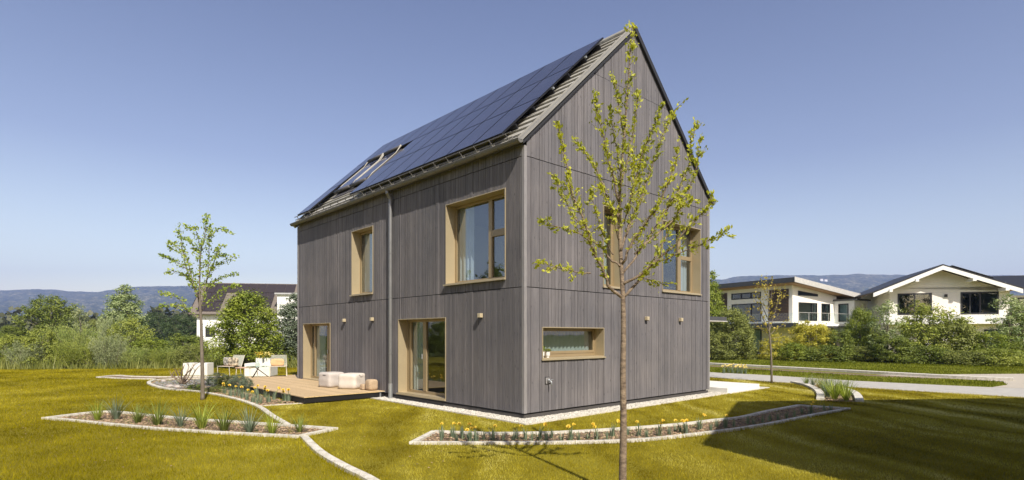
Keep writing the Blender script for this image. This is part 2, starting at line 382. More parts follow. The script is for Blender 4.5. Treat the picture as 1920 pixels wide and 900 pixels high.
# windows -----------------------------------------------------------
def PL(a,d,z): return (d,a,z)     # eaves wall: depth d inward
def PR(a,d,z): return (a,d,z)
def pb(mb,P,a0,a1,d0,d1,z0,z1):
    mb.hexa([P(a0,d0,z0),P(a1,d0,z0),P(a1,d1,z0),P(a0,d1,z0),P(a0,d0,z1),P(a1,d0,z1),P(a1,d1,z1),P(a0,d1,z1)])
def window(P,o,name,label,bars,gmat,curt,sill=.085,dep=.25,floor_door=False,handles=()):
    a0,a1,z0,z1=o; t=.018
    mb=MB(); e=-.040
    pb(mb,P,a0,a0+t,e,dep+.06,z0,z1); pb(mb,P,a1-t,a1,e,dep+.06,z0,z1); pb(mb,P,a0+t,a1-t,e,dep+.06,z1-t,z1); 
    w=mb.build(name,M['bronze'],house); w['label']=label
    mb=MB(); pb(mb,P,a0-.03,a1+.03,-sill,-.0425,z0-.034,z0-.001); pb(mb,P,a0+t,a1-t,-.0425,dep+.05,z0-.034+.034,z0+.022); pb(mb,P,a0,a1,-.0425,-.034,z0-.034,z0-.002)
    mb.build('sill',M['bronze'],w)
    mb=MB(); f=.07; y0,y1=dep,dep+.055
    A0,A1,Z0,Z1=a0+t+.002,a1-t-.002,z0+.024,z1-t-.002
    pb(mb,P,A0,A0+f,y0,y1,Z0,Z1); pb(mb,P,A1-f,A1,y0,y1,Z0,Z1); pb(mb,P,A0+f,A1-f,y0,y1,Z1-f,Z1); pb(mb,P,A0+f,A1-f,y0,y1,Z0,Z0+f)
    for (b0,b1,c0,c1) in bars: pb(mb,P,b0,b1,y0-.012,y1-.002,c0 if c0 else Z0+f,c1 if c1 else Z1-f)
    mb.build('frame',M['frame'],w,bevel=.004)
    mb=MB(); mb.add([P(A0+.03,dep+.03,Z0+.03),P(A1-.03,dep+.03,Z0+.03),P(A1-.03,dep+.03,Z1-.03),P(A0+.03,dep+.03,Z1-.03)],[(0,1,2,3)])
    mb.build('pane',gmat,w)
    for (b,c) in handles:
        m=MB(); pb(m,P,b-.012,b+.012,y0-.045,y0-.013,c-.07,c+.07); m.build('handle',M['zinc'],w,bevel=.004)
    for (c0,c1,amp,sd) in curt:
        rr=random.Random(sd); mb=MB(); n=max(16,int((c1-c0)*70)); vs=[];ph=0
        ca=[]
        for i in range(n+1):
            ph+=rr.uniform(.45,.85)
            ca.append((c0+(c1-c0)*i/n, dep+.17+amp*math.sin(ph)))
        for zz in (z0-.02 if not floor_door else z0+.03, z1+.05):
            for q in ca: vs.append(P(q[0],q[1],zz))
        m=n+1
        mb.add(vs,[(i,i+1,m+i+1,m+i) for i in range(n)])
        mb.build('curtain',M['curtain'],w,smooth=True)
    return w
w1=LW[0]
window(PL,LW[0],'window','large upper window with pale curtain on the eaves wall',[(1.36,1.49,0,0),(.62,1.36,4.19,4.35)],M['glasssky'],[(2.28,2.85,.03,1)],sill=.10)
window(PL,LW[1],'window','tall narrow upper window on the eaves wall above the deck',[],M['glasssky'],[(7.3,8.0,.03,2)],sill=.10)
window(PL,LW[2],'glazed_door','glazed terrace door opening to the deck',[(10.28,10.44,0,0),(11.45,11.55,0,0)],M['glass'],[(11.0,11.85,.03,3)],sill=.05,floor_door=True,handles=[(10.36,1.25)])
window(PL,LW[3],'glazed_door','two part glazed door beside the downpipe',[(4.15,4.30,0,0),(4.9,5.0,0,0)],M['glass'],[(4.35,5.1,.03,4)],sill=.085,floor_door=True,handles=[(4.32,1.25)])
window(PR,RW[0],'window','low wide kitchen window with two potted herbs on its sill',[(.55,2.7,1.405,1.47)],M['glass'],[(.6,2.7,.03,5)],sill=.07)
window(PR,RW[1],'window','tall narrow upper window on the gable wall behind the young tree',[],M['glass'],[(2.76,3.46,.03,6)],sill=.07)
window(PR,RW[2],'window','upper two part window near the far end of the gable wall',[(6.68,6.84,0,0),(6.84,7.45,4.14,4.26)],M['glasssky'],[(5.45,6.1,.03,7),(6.95,7.45,.03,8)],sill=.07)
# bookshelf glimpsed in upper gable window
mb=MB()
for k in range(6): mb.box(5.55,6.3,.62,.9,2.9+k*.34,2.925+k*.34)
mb.box(5.53,5.555,.62,.9,2.87,4.9); mb.box(6.3,6.325,.62,.9,2.87,4.9); mb.build('shelf',M['renderwhite'],house)
# wall lamps
for (P,a,z) in ((PL,8.46,2.33),(PL,6.60,2.33),(PL,1.42,2.31),(PR,4.57,2.30),(PR,6.31,2.30)):
    mb=MB(); pb(mb,P,a-.05,a+.05,-.125,-.033,z-.05,z+.05); l=mb.build('wall_lamp',M['lamp'],house,bevel=.006)
    mb=MB(); pb(mb,P,a-.03,a+.03,-.11,-.045,z-.062,z-.0505); mb.build('lens',M['black'],l)
# garden tap
mb=MB(); pb(mb,PR,.62,.77,-.036,-.024,.74,.90); t_=mb.build('tap_plate',M['black'],house)
mb=MB(); pb(mb,PR,.632,.758,-.042,-.0365,.752,.888); mb.build('plate_cover',M['trimwood'],t_)
mb=MB(); mb.tube([(.695,-.04,.82),(.70,-.12,.815),(.705,-.15,.79),(.705,-.155,.70)],[.017,.017,.016,.012],8); mb.tube([(.70,-.10,.82),(.79,-.12,.845)],.009,6); mb.tube([(.69,-.07,.80),(.70,-.08,.86)],.022,8)
mb.build('tap',M['zinc'],house,smooth=True)
# downpipe
mb=MB(); yp=5.47
mb.tube([(-.20,yp,6.0),(-.20,yp,5.93),(-.13,yp,5.84),(-.10,yp,5.76),(-.10,yp,.45)],.055,12)
for z in (5.6,4.2,2.92,1.3): mb.tube([(-.10,yp,z),(-.10,yp,z+.03)],.063,12)
for z in (4.2,1.3): mb.box(-.10,-.012,yp-.012,yp+.012,z+.005,z+.025)
mb.build('downpipe',M['pipe'],house,smooth=False)
mb=MB(); mb.tube([(-.10,yp,.449),(-.10,yp,-.02)],.062,12); mb.build('pipe_foot',M['zinc'],house)
mb=MB(); mb.box(-.036,.004,yp+.08,yp+.10,ZB,5.9); mb.build('expansion_joint',M['backing'],house)

# roof -----------------------------------------------------------------
def RT(u,t,o): return (-.12+t*CA-o*SA, u, 6.1+t*SA+o*CA)
def RT2(u,t,o): return (8.18-t*CA+o*SA, u, 6.1+t*SA+o*CA)
def rb(mb,u0,u1,t0,t1,o0,o1,R=RT):
    mb.hexa([R(u0,t0,o0),R(u1,t0,o0),R(u1,t1,o0),R(u0,t1,o0),R(u0,t0,o1),R(u1,t0,o1),R(u1,t1,o1),R(u0,t1,o1)])
mb=MB()
rb(mb,-.085,LN+.10,-.06,TL-.02,-.10,-.05); rb(mb,-.085,LN+.10,-.06,TL-.02,-.10,-.05,RT2)
roof=mb.build('roof',M['roofdark'],house)
def courses(R,rows,name,u0=.12):
    mb=MB(); st=TL/rows
    for k in range(rows):
        t0=k*st-.02; t1=(k+1)*st+.02; 
        rnd=random.Random(k); u=u0; 
        while u<LN+.07:
            u1=min(u+.30,LN+.08)
            o=.0
            mb.hexa([R(u,t0,-.048),R(u1-.006,t0,-.048),R(u1-.006,t1-.04,-.048),R(u,t1-.04,-.048),R(u,t0,.018),R(u1-.006,t0,.018),R(u1-.006,t1-.04,-.028),R(u,t1-.04,-.028)])
            u=u1
    return mb.build(name,M['tile'],roof)
courses(RT,17,'roof_tiles'); courses(RT2,17,'roof_tiles')
mb=MB()
rb(mb,-.10,.045,-.10,TL+.03,-.02,.03); rb(mb,.045,.062,-.10,TL+.02,-.02,.055); rb(mb,.062,.13,-.10,TL,-.02,.022)
mb.build('verge_flashing',M['gutter'],roof)
mb=MB(); rb(mb,-.098,.12,-.10,TL+.03,-.05,.02,RT2); rb(mb,-.104,-.07,-.10,TL+.02,-.11,-.045,RT2)
mb.build('verge_edge',M['roofdark'],roof)
mb=MB(); rb(mb,LN+.02,LN+.13,-.10,TL+.02,-.15,.03); rb(mb,LN+.02,LN+.13,-.10,TL+.02,-.15,.03,RT2); mb.build('verge_edge',M['gutter'],roof)
mb=MB(); mb.tube([(4.03,.02,rooft(4.03)+.0),(4.03,LN+.08,rooft(4.03)+.0)],.07,10); mb.build('ridge_cap',M['tile'],roof)
# gutter: half round
def gutter(x,name):
    mb=MB(); r=.078; n=10; z=6.055; vs=[];fs=[]
    for yy in (-.10,LN+.12):
        for k in range(n+1):
            a=PI+PI*k/n; vs.append((x+r*math.cos(a),yy,z+r*math.sin(a)))
        for k in range(n+1):
            a=PI+PI*k/n; vs.append((x+(r-.006)*math.cos(a),yy,z+(r-.006)*math.sin(a)))
    m=2*(n+1)
    for k in range(n): fs+=[(k,k+1,m+k+1,m+k),(n+1+k+1,n+1+k,m+n+1+k,m+n+1+k+1)]
    mb.add(vs,fs)
    for yy in (-.10,LN+.12): mb.add([(x+r*math.cos(PI+PI*k/n),yy,z+r*math.sin(PI+PI*k/n)) for k in range(n+1)],[tuple(range(n+1))])
    s=-1 if x<4 else 1
    mb.tube([(x+s*r,-.10,z+.004),(x+s*r,LN+.12,z+.004)],.011,6)
    g=mb.build(name,M['guttermetal'],house)
    y=.6
    while y<LN: 
        mb=MB(); mb.tube([(x+(r+.004)*math.cos(PI+PI*k/n),y,z+(r+.004)*math.sin(PI+PI*k/n)) for k in range(n+1)],.006,4); y+=.8
        mb.build('gutter_strap',M['guttermetal'],g)
gutter(-.205,'gutter'); gutter(8.265,'gutter')
mb=MB(); rb(mb,-.08,LN+.1,-.115,.03,-.03,-.012); mb.build('eaves_flashing',M['guttermetal'],roof)
# snow guard
mb=MB()
for (t,o,r) in ((.14,.17,.013),(.10,.075,.010)):
    mb.tube([RT(.28,t,o),RT(LN+.05,t,o)],r,6)
rail=mb.build('snow_guard_rail',M['guttermetal'],roof)
u=.45
while u<LN:
    mb=MB(); rb(mb,u-.007,u+.007,.11,.135,-.02,.185); rb(mb,u-.012,u+.012,.1355,.30,.0,.02); mb.build('rail_bracket',M['guttermetal'],rail); u+=.56
# solar panels
PU=1.07; PT=1.70
for c in range(11):
    for r in range(3):
        if c in (7,8,9) and r<2: continue
        u0=.68+c*PU; t0=.27+r*PT
        mb=MB(); rb(mb,u0+.010,u0+PU-.010,t0+.010,t0+PT-.010,.145,.184); p=mb.build('solar_panel',M['pvframe'],house)
        mb=MB(); 
        mb.add([RT(u0+.03,t0+.03,.1865),RT(u0+PU-.03,t0+.03,.1865),RT(u0+PU-.03,t0+PT-.03,.1865),RT(u0+.03,t0+PT-.03,.1865)],[(0,1,2,3)])
        mb.build('cells',M['pv'],p)
mb=MB()
for t in (.7,1.5,2.4,3.2,4.1,4.9):
    rb(mb,.60,.68+7*PU+.05,t,t+.04,.02,.143) if t<3.5 else rb(mb,.60,.68+11*PU,t,t+.04,.02,.143)
    if t<3.5: rb(mb,.63+10*PU,.68+11*PU,t,t+.04,.02,.143)
mb.build('mounting_rail',M['pvframe'],house)
mb=MB()
for t in (2.42,4.12): mb.tube([RT(.60,t,.15),RT(.55,t,.15)],.028,8)
mb.build('rail_cap',M['zinc'],house)
# roof windows
for (u0,u1,lab) in ((8.62,9.72,'roof window nearer the gable'),(9.86,10.96,'roof window farther along the roof')):
    t0,t1=1.45,3.35
    mb=MB(); rb(mb,u0-.04,u1+.04,t0-.35,t0-.002,.02,.035); rb(mb,u0,u0+.07,t0,t1,.0,.15); rb(mb,u1-.07,u1,t0,t1,.0,.15); rb(mb,u0+.07,u1-.07,t1-.10,t1,.0,.14); rb(mb,u0+.07,u1-.07,t0,t0+.07,.0,.13)
    w=mb.build('roof_window',M['rubber'],house); w['label']=lab
    mb=MB(); rb(mb,u0+.02,u1-.02,t0+.03,t1-.05,.152,.166); mb.build('blind',M['pv'],w)
    mb=MB(); 
    for uu in (u0-.0,u1):
        mb.tube([RT(uu,t0-.06,.10),RT(uu,t0+.3,.165),RT(uu,t1-.3,.175),RT(uu,t1-.02,.24),RT(uu,t1+.06,.26)],[.012,.014,.014,.022,.035],8)
    mb.build('side_rail',M['cream'],w,smooth=True)
    mb=MB(); mb.tube([RT(u0+.03,t1,.24),RT(u1-.03,t1,.24)],.055,10); mb.build('shutter_box',M['rubber'],w,smooth=True)
    mb=MB(); mb.tube([RT(u0+.01,t0-.06,.13),RT(u1-.01,t0-.06,.13)],.065,10); mb.build('shutter_roller',M['rubber'],w,smooth=True)
# rear canopy beyond the far corner
mb=MB(); mb.box(W+.04,W+3.05,.9,3.6,2.36,2.5); c_=mb.build('rear_canopy',M['steel'],house)
mb=MB(); mb.box(W+.06,W+3.07,.88,3.62,2.33,2.357); mb.box(W+2.9,W+2.98,3.4,3.48,-.0,2.33); mb.build('canopy_edge',M['lightsteel'],c_)
for (y,w,z0,z1) in ((1.6,1.2,.9,2.1),(8.5,1.6,3.1,4.6)):
    mb=MB(); mb.box(W+.026,W+.05,y,y+w,z0,z1); q=mb.build('window',M['bronze'],house); mb=MB(); mb.box(W+.051,W+.055,y+.08,y+w-.08,z0+.08,z1-.08); mb.build('pane',M['glass'],q)
def thing_mb(mb,name,mat,label,cat,group=None,**k):
    return tag(mb.build(name,mat,**k),label,cat,group)

# herbs on the kitchen sill
def sill_pot(x,h,wd,lm,label):
    x0,y0=hw(x,.06); e=tag(empty('potted_herb',(x0,y0,1.332),HA),label,'potted plant')
    mb=MB(); mb.lathe([(.032,0),(.034,.03),(.045,.035),(.052,.06),(.053,.13),(.047,.135),(.045,.12)],16); mb.build('pot',M['terracotta_white'],e,smooth=False)
    rs=np.random.default_rng(int(x*100)); n=420
    c=rs.normal(0,1,(n,3)); c/=np.linalg.norm(c,axis=1)[:,None]; c*=rs.random((n,1))**.4
    c=c*np.array([wd,wd,h/2])+np.array([0,0,.13+h/2]); me=leaves(c,.022,.5,rs); link('foliage',me,LM[lm],e)
def leaves(c,size,asp,rs,dirs=None,sj=.35,up=0,nrm=None):
    n=len(c); 
    d=rs.normal(0,1,(n,3)) if dirs is None else dirs+rs.normal(0,.35,(n,3)); 
    d[:,2]+=up
    d/=np.linalg.norm(d,axis=1)[:,None]+1e-9
    r=rs.normal(0,1,(n,3))
    if nrm is not None:   # leaf blades face outward from their clump
        q=nrm+rs.normal(0,.38,(n,3)); q/=np.linalg.norm(q,axis=1)[:,None]+1e-9
        d=np.cross(q,r); d/=np.linalg.norm(d,axis=1)[:,None]+1e-9; r=q
    s=np.cross(d,r); s/=np.linalg.norm(s,axis=1)[:,None]+1e-9
    nn=np.cross(d,s)
    L=size*(1+sj*(rs.random((n,1))*2-1)); w=L*asp*.5
    V=np.empty((n,4,3)); V[:,0]=c-d*L*.5; V[:,1]=c+s*w+nn*w*.35; V[:,2]=c+d*L*.5; V[:,3]=c-s*w+nn*w*.35
    return npmesh('leaves',V.reshape(-1,3),np.arange(n*4).reshape(n,4))
sill_pot(.62,.15,.075,'bright','white pot with tall bright green herb at the left end of the kitchen window sill')
sill_pot(.80,.08,.085,'olive','white pot with low dull green herb on the kitchen window sill')

# ------------------------------------------------------------------ deck and its furniture
deck=tag(empty('wooden_deck',(*hw(-2.46,5.88),0),HA),'honey coloured larch deck along the left side of the grey house','deck')
mb=MB(); mk=MB(); y=0.0; rnd=random.Random(4)
DL=8.5
nb=17; bw=2.42/nb
for k in range(nb):
    y0=k*bw; cuts=[0]; 
    while cuts[-1]<DL: cuts.append(min(DL,cuts[-1]+rnd.uniform(2.2,4)))
    for a,b in zip(cuts,cuts[1:]): mb.box(y0,y0+bw-.006,a+.002,b-.002,.175,.2)
for k in range(14): # part behind the corner
    x0=2.44+k*bw; mb.box(x0,x0+bw-.006,6.62,DL,.175,.2)
mb.build('deck_boards',M['deck'],deck)
mb=MB(); mb.box(.02,2.40,.03,.07,.03,.173); mb.box(.02,.06,.07,DL,.03,.173); mb.box(.02,4.3,DL-.05,DL,.03,.173)
for k in range(9): mb.box(.08+k*.29,.12+k*.29,.08,DL-.1,.06,.17)
mb.build('beam',M['black'],deck)
mb=MB(); mb.box(2.25,2.29,.0,.04,-.02,.17); mb.box(2.2,2.42,-.03,.03,.176,.186)
mb.build('bracket',M['zinc'],deck)
for k in range(nb): 
    pass
mb=MB()
for k in range(nb): mb.box(k*bw+.001,k*bw+bw-.007,-.003,-.0005,.176,.199)
mb.build('board_ends',M['deckedge'],deck)

PWR=[8.0]
def rounded(w,d,h,r,seed,bulge=.05,n=10,sag=0):
    "soft rounded cushion-like box, base at z=0"
    vs=[];fs=[]; rs=random.Random(seed); ph=[rs.uniform(0,6) for _ in range(6)]
    mb=MB()
    def m(u,v,ax,sg):
        p=[0,0,0]; p[ax]=sg; p[(ax+1)%3]=u; p[(ax+2)%3]=v
        q=Vector(p); pw=5.0
        pw=PWR[0]; L=(abs(q.x)**pw+abs(q.y)**pw+abs(q.z)**pw)**(1/pw); q=q/L
        wob=1+bulge*.35*math.sin(3.1*q.x+ph[0]+2*q.z)*math.sin(2.7*q.y+ph[1])+bulge*.3*math.sin(6*q.z+ph[2]+3*q.x)
        return (q.x*w/2*wob, q.y*d/2*wob, (q.z+1)/2*h*(1-sag*(1-min(1,abs(q.x)**2+abs(q.y)**2)) if q.z>0 else 1))
    for ax in range(3):
        for sg in (-1,1):
            g=[[m(-1+2*i/n,-1+2*j/n,ax,sg) for j in range(n+1)] for i in range(n+1)]
            o=len(vs); vs+=[p for row in g for p in row]
            for i in range(n):
                for j in range(n):
                    q=(o+i*(n+1)+j,o+(i+1)*(n+1)+j,o+(i+1)*(n+1)+j+1,o+i*(n+1)+j+1)
                    fs.append(q if sg>0 else q[::-1])
    mb.add(vs,fs); return mb
def softbox(name,x,y,z,rz,w,d,h,mat,label,cat,seed,bulge=.06,parent=None,group=None):
    o=rounded(w,d,h,.1,seed,bulge).build(name,mat,parent,smooth=True)
    wd=o.modifiers.new('w','WELD'); wd.merge_threshold=.003
    o.location=(x,y,z); o.rotation_euler=(0,0,rz)
    if label: tag(o,label,cat,group)
    return o
def deckpt(px,py): return gp(px,py,.2)
px,py=hw(-.62,8.2); o=softbox('pouf',px,py,.2,HA+.2,.62,.62,.47,M['fabricgrey'],'pale grey square canvas pouf behind the larger cream one','pouf',1,.05)
mb=MB(); mb.box(-.32,-.30,-.12,.02,.38,.40); mb.build('handle',M['rubber'],o)
px,py=hw(-.40,7.25); o=softbox('pouf',px,py,.2,HA+.55,.66,.62,.47,M['fabric'],'cream square canvas pouf on the deck in front of the grey one','pouf',2,.05)
mb=MB(); mb.tube([(-.1,-.31,.44),(-.06,-.325,.40),(0,-.335,.385),(.06,-.325,.40),(.1,-.31,.44)],.008,6); mb.build('handle',M['fabricgrey'],o)
PWR[0]=4.5
px,py=hw(-.33,6.62); softbox('wicker_lantern',px,py,.2,HA,.20,.20,.18,M['wicker'],'small round wicker lantern beside the cream pouf','lantern',3,.03)
px,py=hw(-.24,6.32); softbox('wicker_lantern',px,py,.2,HA,.31,.31,.33,M['wicker'],'larger round wicker lantern near the deck end','lantern',4,.03)

def chair(x,y,rz,label):
    e=tag(empty('garden_chair',(x,y,.2),rz),label,'chair','pale metal garden chairs')
    r=.011
    for sx in (-1,1):
        mb=MB(); mb.tube([(sx*.30,-.32,.40),(sx*.31,-.30,.02),(sx*.31,.26,.012),(sx*.29,.22,.38)],r,6); mb.build('leg',M['whitemetal'],e)
    mb=MB(); mb.tube([(-.30,-.34,.42),(.30,-.34,.42),(.30,.26,.37),(.28,.46,.83),(-.28,.46,.83),(-.30,.26,.37),(-.30,-.34,.42)],r,6); mb.build('frame',M['whitemetal'],e)
    mb=MB()
    for k in range(27):
        xx=-.27+k*.54/26; mb.tube([(xx,.27,.38),(xx*.95,.36,.58),(xx*.93,.46,.82)],.0075,4)
    mb.build('backrest',M['rope'],e)
    mb=MB(); mb.box(-.28,.28,-.33,.26,.40,.425); mb.build('seat',M['seatwood'],e)
    return e
def wsc(x,y): return x,y
cx,cy=gp(424,707,.2); ch1=chair(cx,cy+.3,-.35,'pale woven garden chair holding two patterned cushions')
cx2,cy2=gp(516,707,.2); ch2=chair(cx2,cy2+.3,.35,'pale woven garden chair with a plain tan cushion')
softbox('cushion',cx-.10,cy+.32,.63,-.35,.36,.16,.34,M['cushion_dark'],'dark cushion with white blossom print leaning on the left chair','cushion',5,.1)
softbox('cushion',cx+.20,cy+.16,.63,-.2,.40,.17,.33,M['cushion_pat'],'cream cushion with dark blotches on the left chair','cushion',6,.1)
softbox('cushion',cx2-.02,cy2+.26,.63,.35,.50,.15,.28,M['cushion_tan'],'plain tan cushion on the right chair','cushion',7,.1)
# footstool
fx,fy=gp(457,708,.2); e=tag(empty('footstool',(fx,fy+.25,.2),-.2),'low footstool with pinkish wooden top in front of the left chair','footstool')
mb=MB(); mb.box(-.33,.33,-.25,.25,.36,.385); mb.build('seat',M['seatwood'],e)
for sx in (-1,1):
    for sy in (-1,1):
        mb=MB(); mb.tube([(sx*.29,sy*.21,.36),(sx*.31,sy*.23,0)],.012,6); mb.build('leg',M['whitemetal'],e)
# glass table with black tripod
tx,ty=gp(480,707.5,.2); e=tag(empty('side_table',(tx,ty+.15,.2),0),'round glass topped table on crossed black legs','table')
mb=MB(); mb.lathe([(.42,.40),(.42,.415)],28); mb.build('table_top',M['balglass'],e)
for k,a in enumerate((.5,2.4,4.6)):
    mb=MB(); mb.tube([(-.10*math.cos(a),-.10*math.sin(a),.40),(.38*math.cos(a),.38*math.sin(a),0)],[.018,.015],8); mb.build('leg',M['black'],e)
vx,vy=tx-.02,ty+.18
mb=MB(); mb.lathe([(.05,0),(.075,.02),(.09,.08),(.06,.16),(.03,.2),(.04,.22)],14); o=thing_mb(mb,'glass_vase',M['balglass'],'clear glass vase on the glass topped table','vase'); o.location=(vx,vy,.616)
# white blocks
def block(px0,px1,py1,htop,depth,label,rot=0.0):
    x0,y0=gp(px0,py1); x1,_=gp(px1,py1); w=x1-x0
    mb=MB(); mb.box(-w/2,w/2,0,depth,0,htop); o=thing_mb(mb,'concrete_block',M['whiteblock'],label,'block','white concrete garden blocks',bevel=.01); o.location=((x0+x1)/2,y0,0); o.rotation_euler=(0,0,rot); return o
block(343,388.5,704.5,.57,.55,'white oblong block standing alone on the lawn behind the bare shrub')
B2=block(459,507,706,.58,.9,'white block behind the glass topped table with flower pots on it',.08)
bx,by,_=B2.location
for k,(dx,n) in enumerate(((-.05,'left'),(.33,'right'))):
    e=tag(empty('flower_pot',(bx+dx+.05,by+.2,.582),.1),('white square pot of yellow flowers, %s of the pair on the white block'%n),'potted plant','white pots on the block')
    mb=MB(); mb.box(-.13,.13,-.12,.12,0,.24); mb.build('pot',M['terracotta_white'],e,bevel=.01)
    rs=np.random.default_rng(k+5); c=rs.normal(0,1,(160,3))*np.array([.10,.10,.07])+np.array([0,0,.32]); link('leaves',leaves(c,.07,.5,rs),LM['bright'],e)
    c=rs.normal(0,1,(90,3))*np.array([.11,.11,.06])+np.array([0,0,.40]); link('blossom',leaves(c,.055,.9,rs),M['yellow' if k==0 else 'paleyellow'],e)

# ------------------------------------------------------------------ ground
def smooth_closed(pts): return pts
def sheet(name,poly,z,mat,kind='structure',label=None):
    mb=MB(); n=len(poly); a=sum(poly[i][0]*poly[(i+1)%n][1]-poly[(i+1)%n][0]*poly[i][1] for i in range(n))
    if a<0: poly=poly[::-1]
    mb.add([(p[0],p[1],z) for p in poly],[tuple(range(n))]); o=mb.build(name,mat); o['kind']=kind
    if label: o['label']=label
    return o
def lawnmat(name,stops,sc1,sc2,bump=.8,sun=1):
    m,nt,out=newmat(name); L=nt.links
    b=N(nt,'BsdfPrincipled'); b.inputs['Roughness'].default_value=.9; b.inputs['Specular IOR Level'].default_value=.1
    tc=N(nt,'TexCoord')
    n1=N(nt,'TexNoise'); n1.inputs['Scale'].default_value=sc1; n1.inputs['Detail'].default_value=5; L.new(tc.outputs['Object'],n1.inputs['Vector'])
    n2=N(nt,'TexNoise'); n2.inputs['Scale'].default_value=sc2; n2.inputs['Detail'].default_value=8; n2.inputs['Roughness'].default_value=.75; L.new(tc.outputs['Object'],n2.inputs['Vector'])
    ma=N(nt,'Math',operation='MULTIPLY_ADD'); ma.inputs[1].default_value=.55; L.new(n2.outputs[0],ma.inputs[0])
    mm=N(nt,'Math',operation='MULTIPLY'); mm.inputs[1].default_value=.5; L.new(n1.outputs[0],mm.inputs[0]); L.new(mm.outputs[0],ma.inputs[2])
    r=ramp(nt,stops); L.new(ma.outputs[0],r.inputs[0]); L.new(r.outputs[0],b.inputs['Base Color'])
    bp=N(nt,'Bump'); bp.inputs['Strength'].default_value=bump; bp.inputs['Distance'].default_value=.04; L.new(n2.outputs[0],bp.inputs['Height']); L.new(bp.outputs[0],b.inputs['Normal'])
    L.new(b.outputs[0],out.inputs[0]); return m
M['lawn']=lawnmat('lawn_turf',[(.36,(.13,.105,.006)),(.5,(.21,.175,.014)),(.64,(.31,.27,.035))],.35,34)
M['meadow']=lawnmat('meadow_ground',[(.36,(.05,.065,.012)),(.52,(.10,.12,.02)),(.66,(.17,.17,.04))],.05,2)
M['verge']=lawnmat('green_verge_turf',[(.36,(.08,.085,.006)),(.5,(.15,.155,.012)),(.64,(.24,.23,.025))],.3,20)
M['road']=pmat('pale_grey_paving',(.45,.43,.385),(.37,.355,.32),3,.85,bump=.2,bscale=120)
M['sand']=pmat('pale_grit',(.52,.47,.38),(.36,.32,.26),50,.9,bump=.5,bscale=90)
G=4200
mb=MB(); mb.add([(-G,-600,-.01),(G,-600,-.01),(G,G+200,-.01),(-G,G+200,-.01)],[(0,1,2,3)]); g=mb.build('ground',M['meadow']); g['kind']='structure'
lawn_poly=[(-32,-14),(30,-14),(30,14),(17.2,15.2),(8.5,25.2),(5,34),(-4,34),(-12,31.8),(-20,30.8),(-32,29.2)]
sheet('lawn',lawn_poly,.0,M['lawn'])
# drive and verge on the right (road runs parallel to the gable's outer side)
def chain(pts,z=0): return [gp(*p) for p in pts]
def cat(pts,n=6):
    "Catmull-Rom"
    P=[pts[0]]+list(pts)+[pts[-1]]; out=[]
    for i in range(1,len(P)-2):
        for k in range(n):
            t=k/n; a,b,c,d=P[i-1],P[i],P[i+1],P[i+2]
            out.append(tuple(.5*((2*b[j])+(-a[j]+c[j])*t+(2*a[j]-5*b[j]+4*c[j]-d[j])*t*t+(-a[j]+3*b[j]-3*c[j]+d[j])*t**3) for j in range(len(b))))
    out.append(tuple(pts[-1])); return out
sheet('verge',[(4,36),(8.6,25.3),(17.4,15.3),(34,4),(60,20),(40,60),(4,60)],.002,M['verge'])
road=[gp(1920,745),gp(1700,732),gp(1510,720),gp(1420,713.5),gp(1330,707),gp(1290,704.5),(7.5,27.6),(8.2,29.2),gp(1330,698),gp(1420,702.5),gp(1600,714),gp(1760,722),gp(1850,726),gp(1920,728),(30,10),(26,7)]
sheet('road',road,.006,M['road'])
grit=[gp(1920,728.6),gp(1860,726.2),gp(1889,722),gp(1880,716),gp(1800,711),gp(1700,706.5),gp(1640,703),(26,26.6),(34,24),(34,12)]
sheet('gravel_forecourt',grit,.010,M['sand'])
# thin joint line along the drive
def ribbon(mb,pts,w,z0,z1,closed=False):
    n=len(pts); L=[];R=[]
    for i in range(n):
        a=Vector(pts[max(i-1,0)] if not closed else pts[i-1]); b=Vector(pts[min(i+1,n-1)] if not closed else pts[(i+1)%n]); d=(b-a)
        if d.length<1e-6: d=Vector((1,0))
        d.normalize(); nn=Vector((-d.y,d.x)); ww=w if not hasattr(w,'__len__') else w[i]; c=Vector(pts[i]); L.append(c+nn*ww/2); R.append(c-nn*ww/2)
    vs=[(p.x,p.y,z) for z in (z0,z1) for S in (L,R) for p in S]
    fs=[]; m=n if closed else n-1
    for i in range(m):
        j=(i+1)%n
        fs+=[(2*n+i,3*n+i,3*n+j,2*n+j),(i,2*n+i,2*n+j,j),(n+j,3*n+j,3*n+i,n+i)]
    if not closed: fs+=[(0,n,3*n,2*n),(n-1,3*n-1,4*n-1,2*n-1)][:2]
    mb.add(vs,fs); return L,R
def kerb(name,pts,w,h,label,mat='kerb',group='pale concrete lawn edgings',closed=False,sm=6,seg=1.0):
    "pts: ground points; laid as separate stones about one metre long inside one edging"
    P=cat(pts,sm) if sm else list(pts)
    if closed: P=P[:-1] if P[0]==P[-1] else P
    # resample and leave 4 mm joints
    mb=MB(); run=[P[0]]; acc=0; Q=P+([P[0]] if closed else [])
    for a,b in zip(Q,Q[1:]):
        va,vb=Vector(a),Vector(b); d=(vb-va).length
        if d<1e-5: continue
        pos=0
        while acc+(d-pos)>=seg:
            st=seg-acc; pos+=st; q=va+(vb-va)*(pos/d); run.append(tuple(q)); ribbon(mb,run,w,-.05,h); 
            q2=va+(vb-va)*(min(d,pos+.008)/d); run=[tuple(q2)]; acc=0
        acc+=d-pos; run.append(b)
    if len(run)>1 and (Vector(run[0])-Vector(run[-1])).length>.02: ribbon(mb,run,w,-.05,h)
    o=mb.build(name,M[mat]); tag(o,label,'edging',group); return o
EX=[]   # outlines kept free of grass
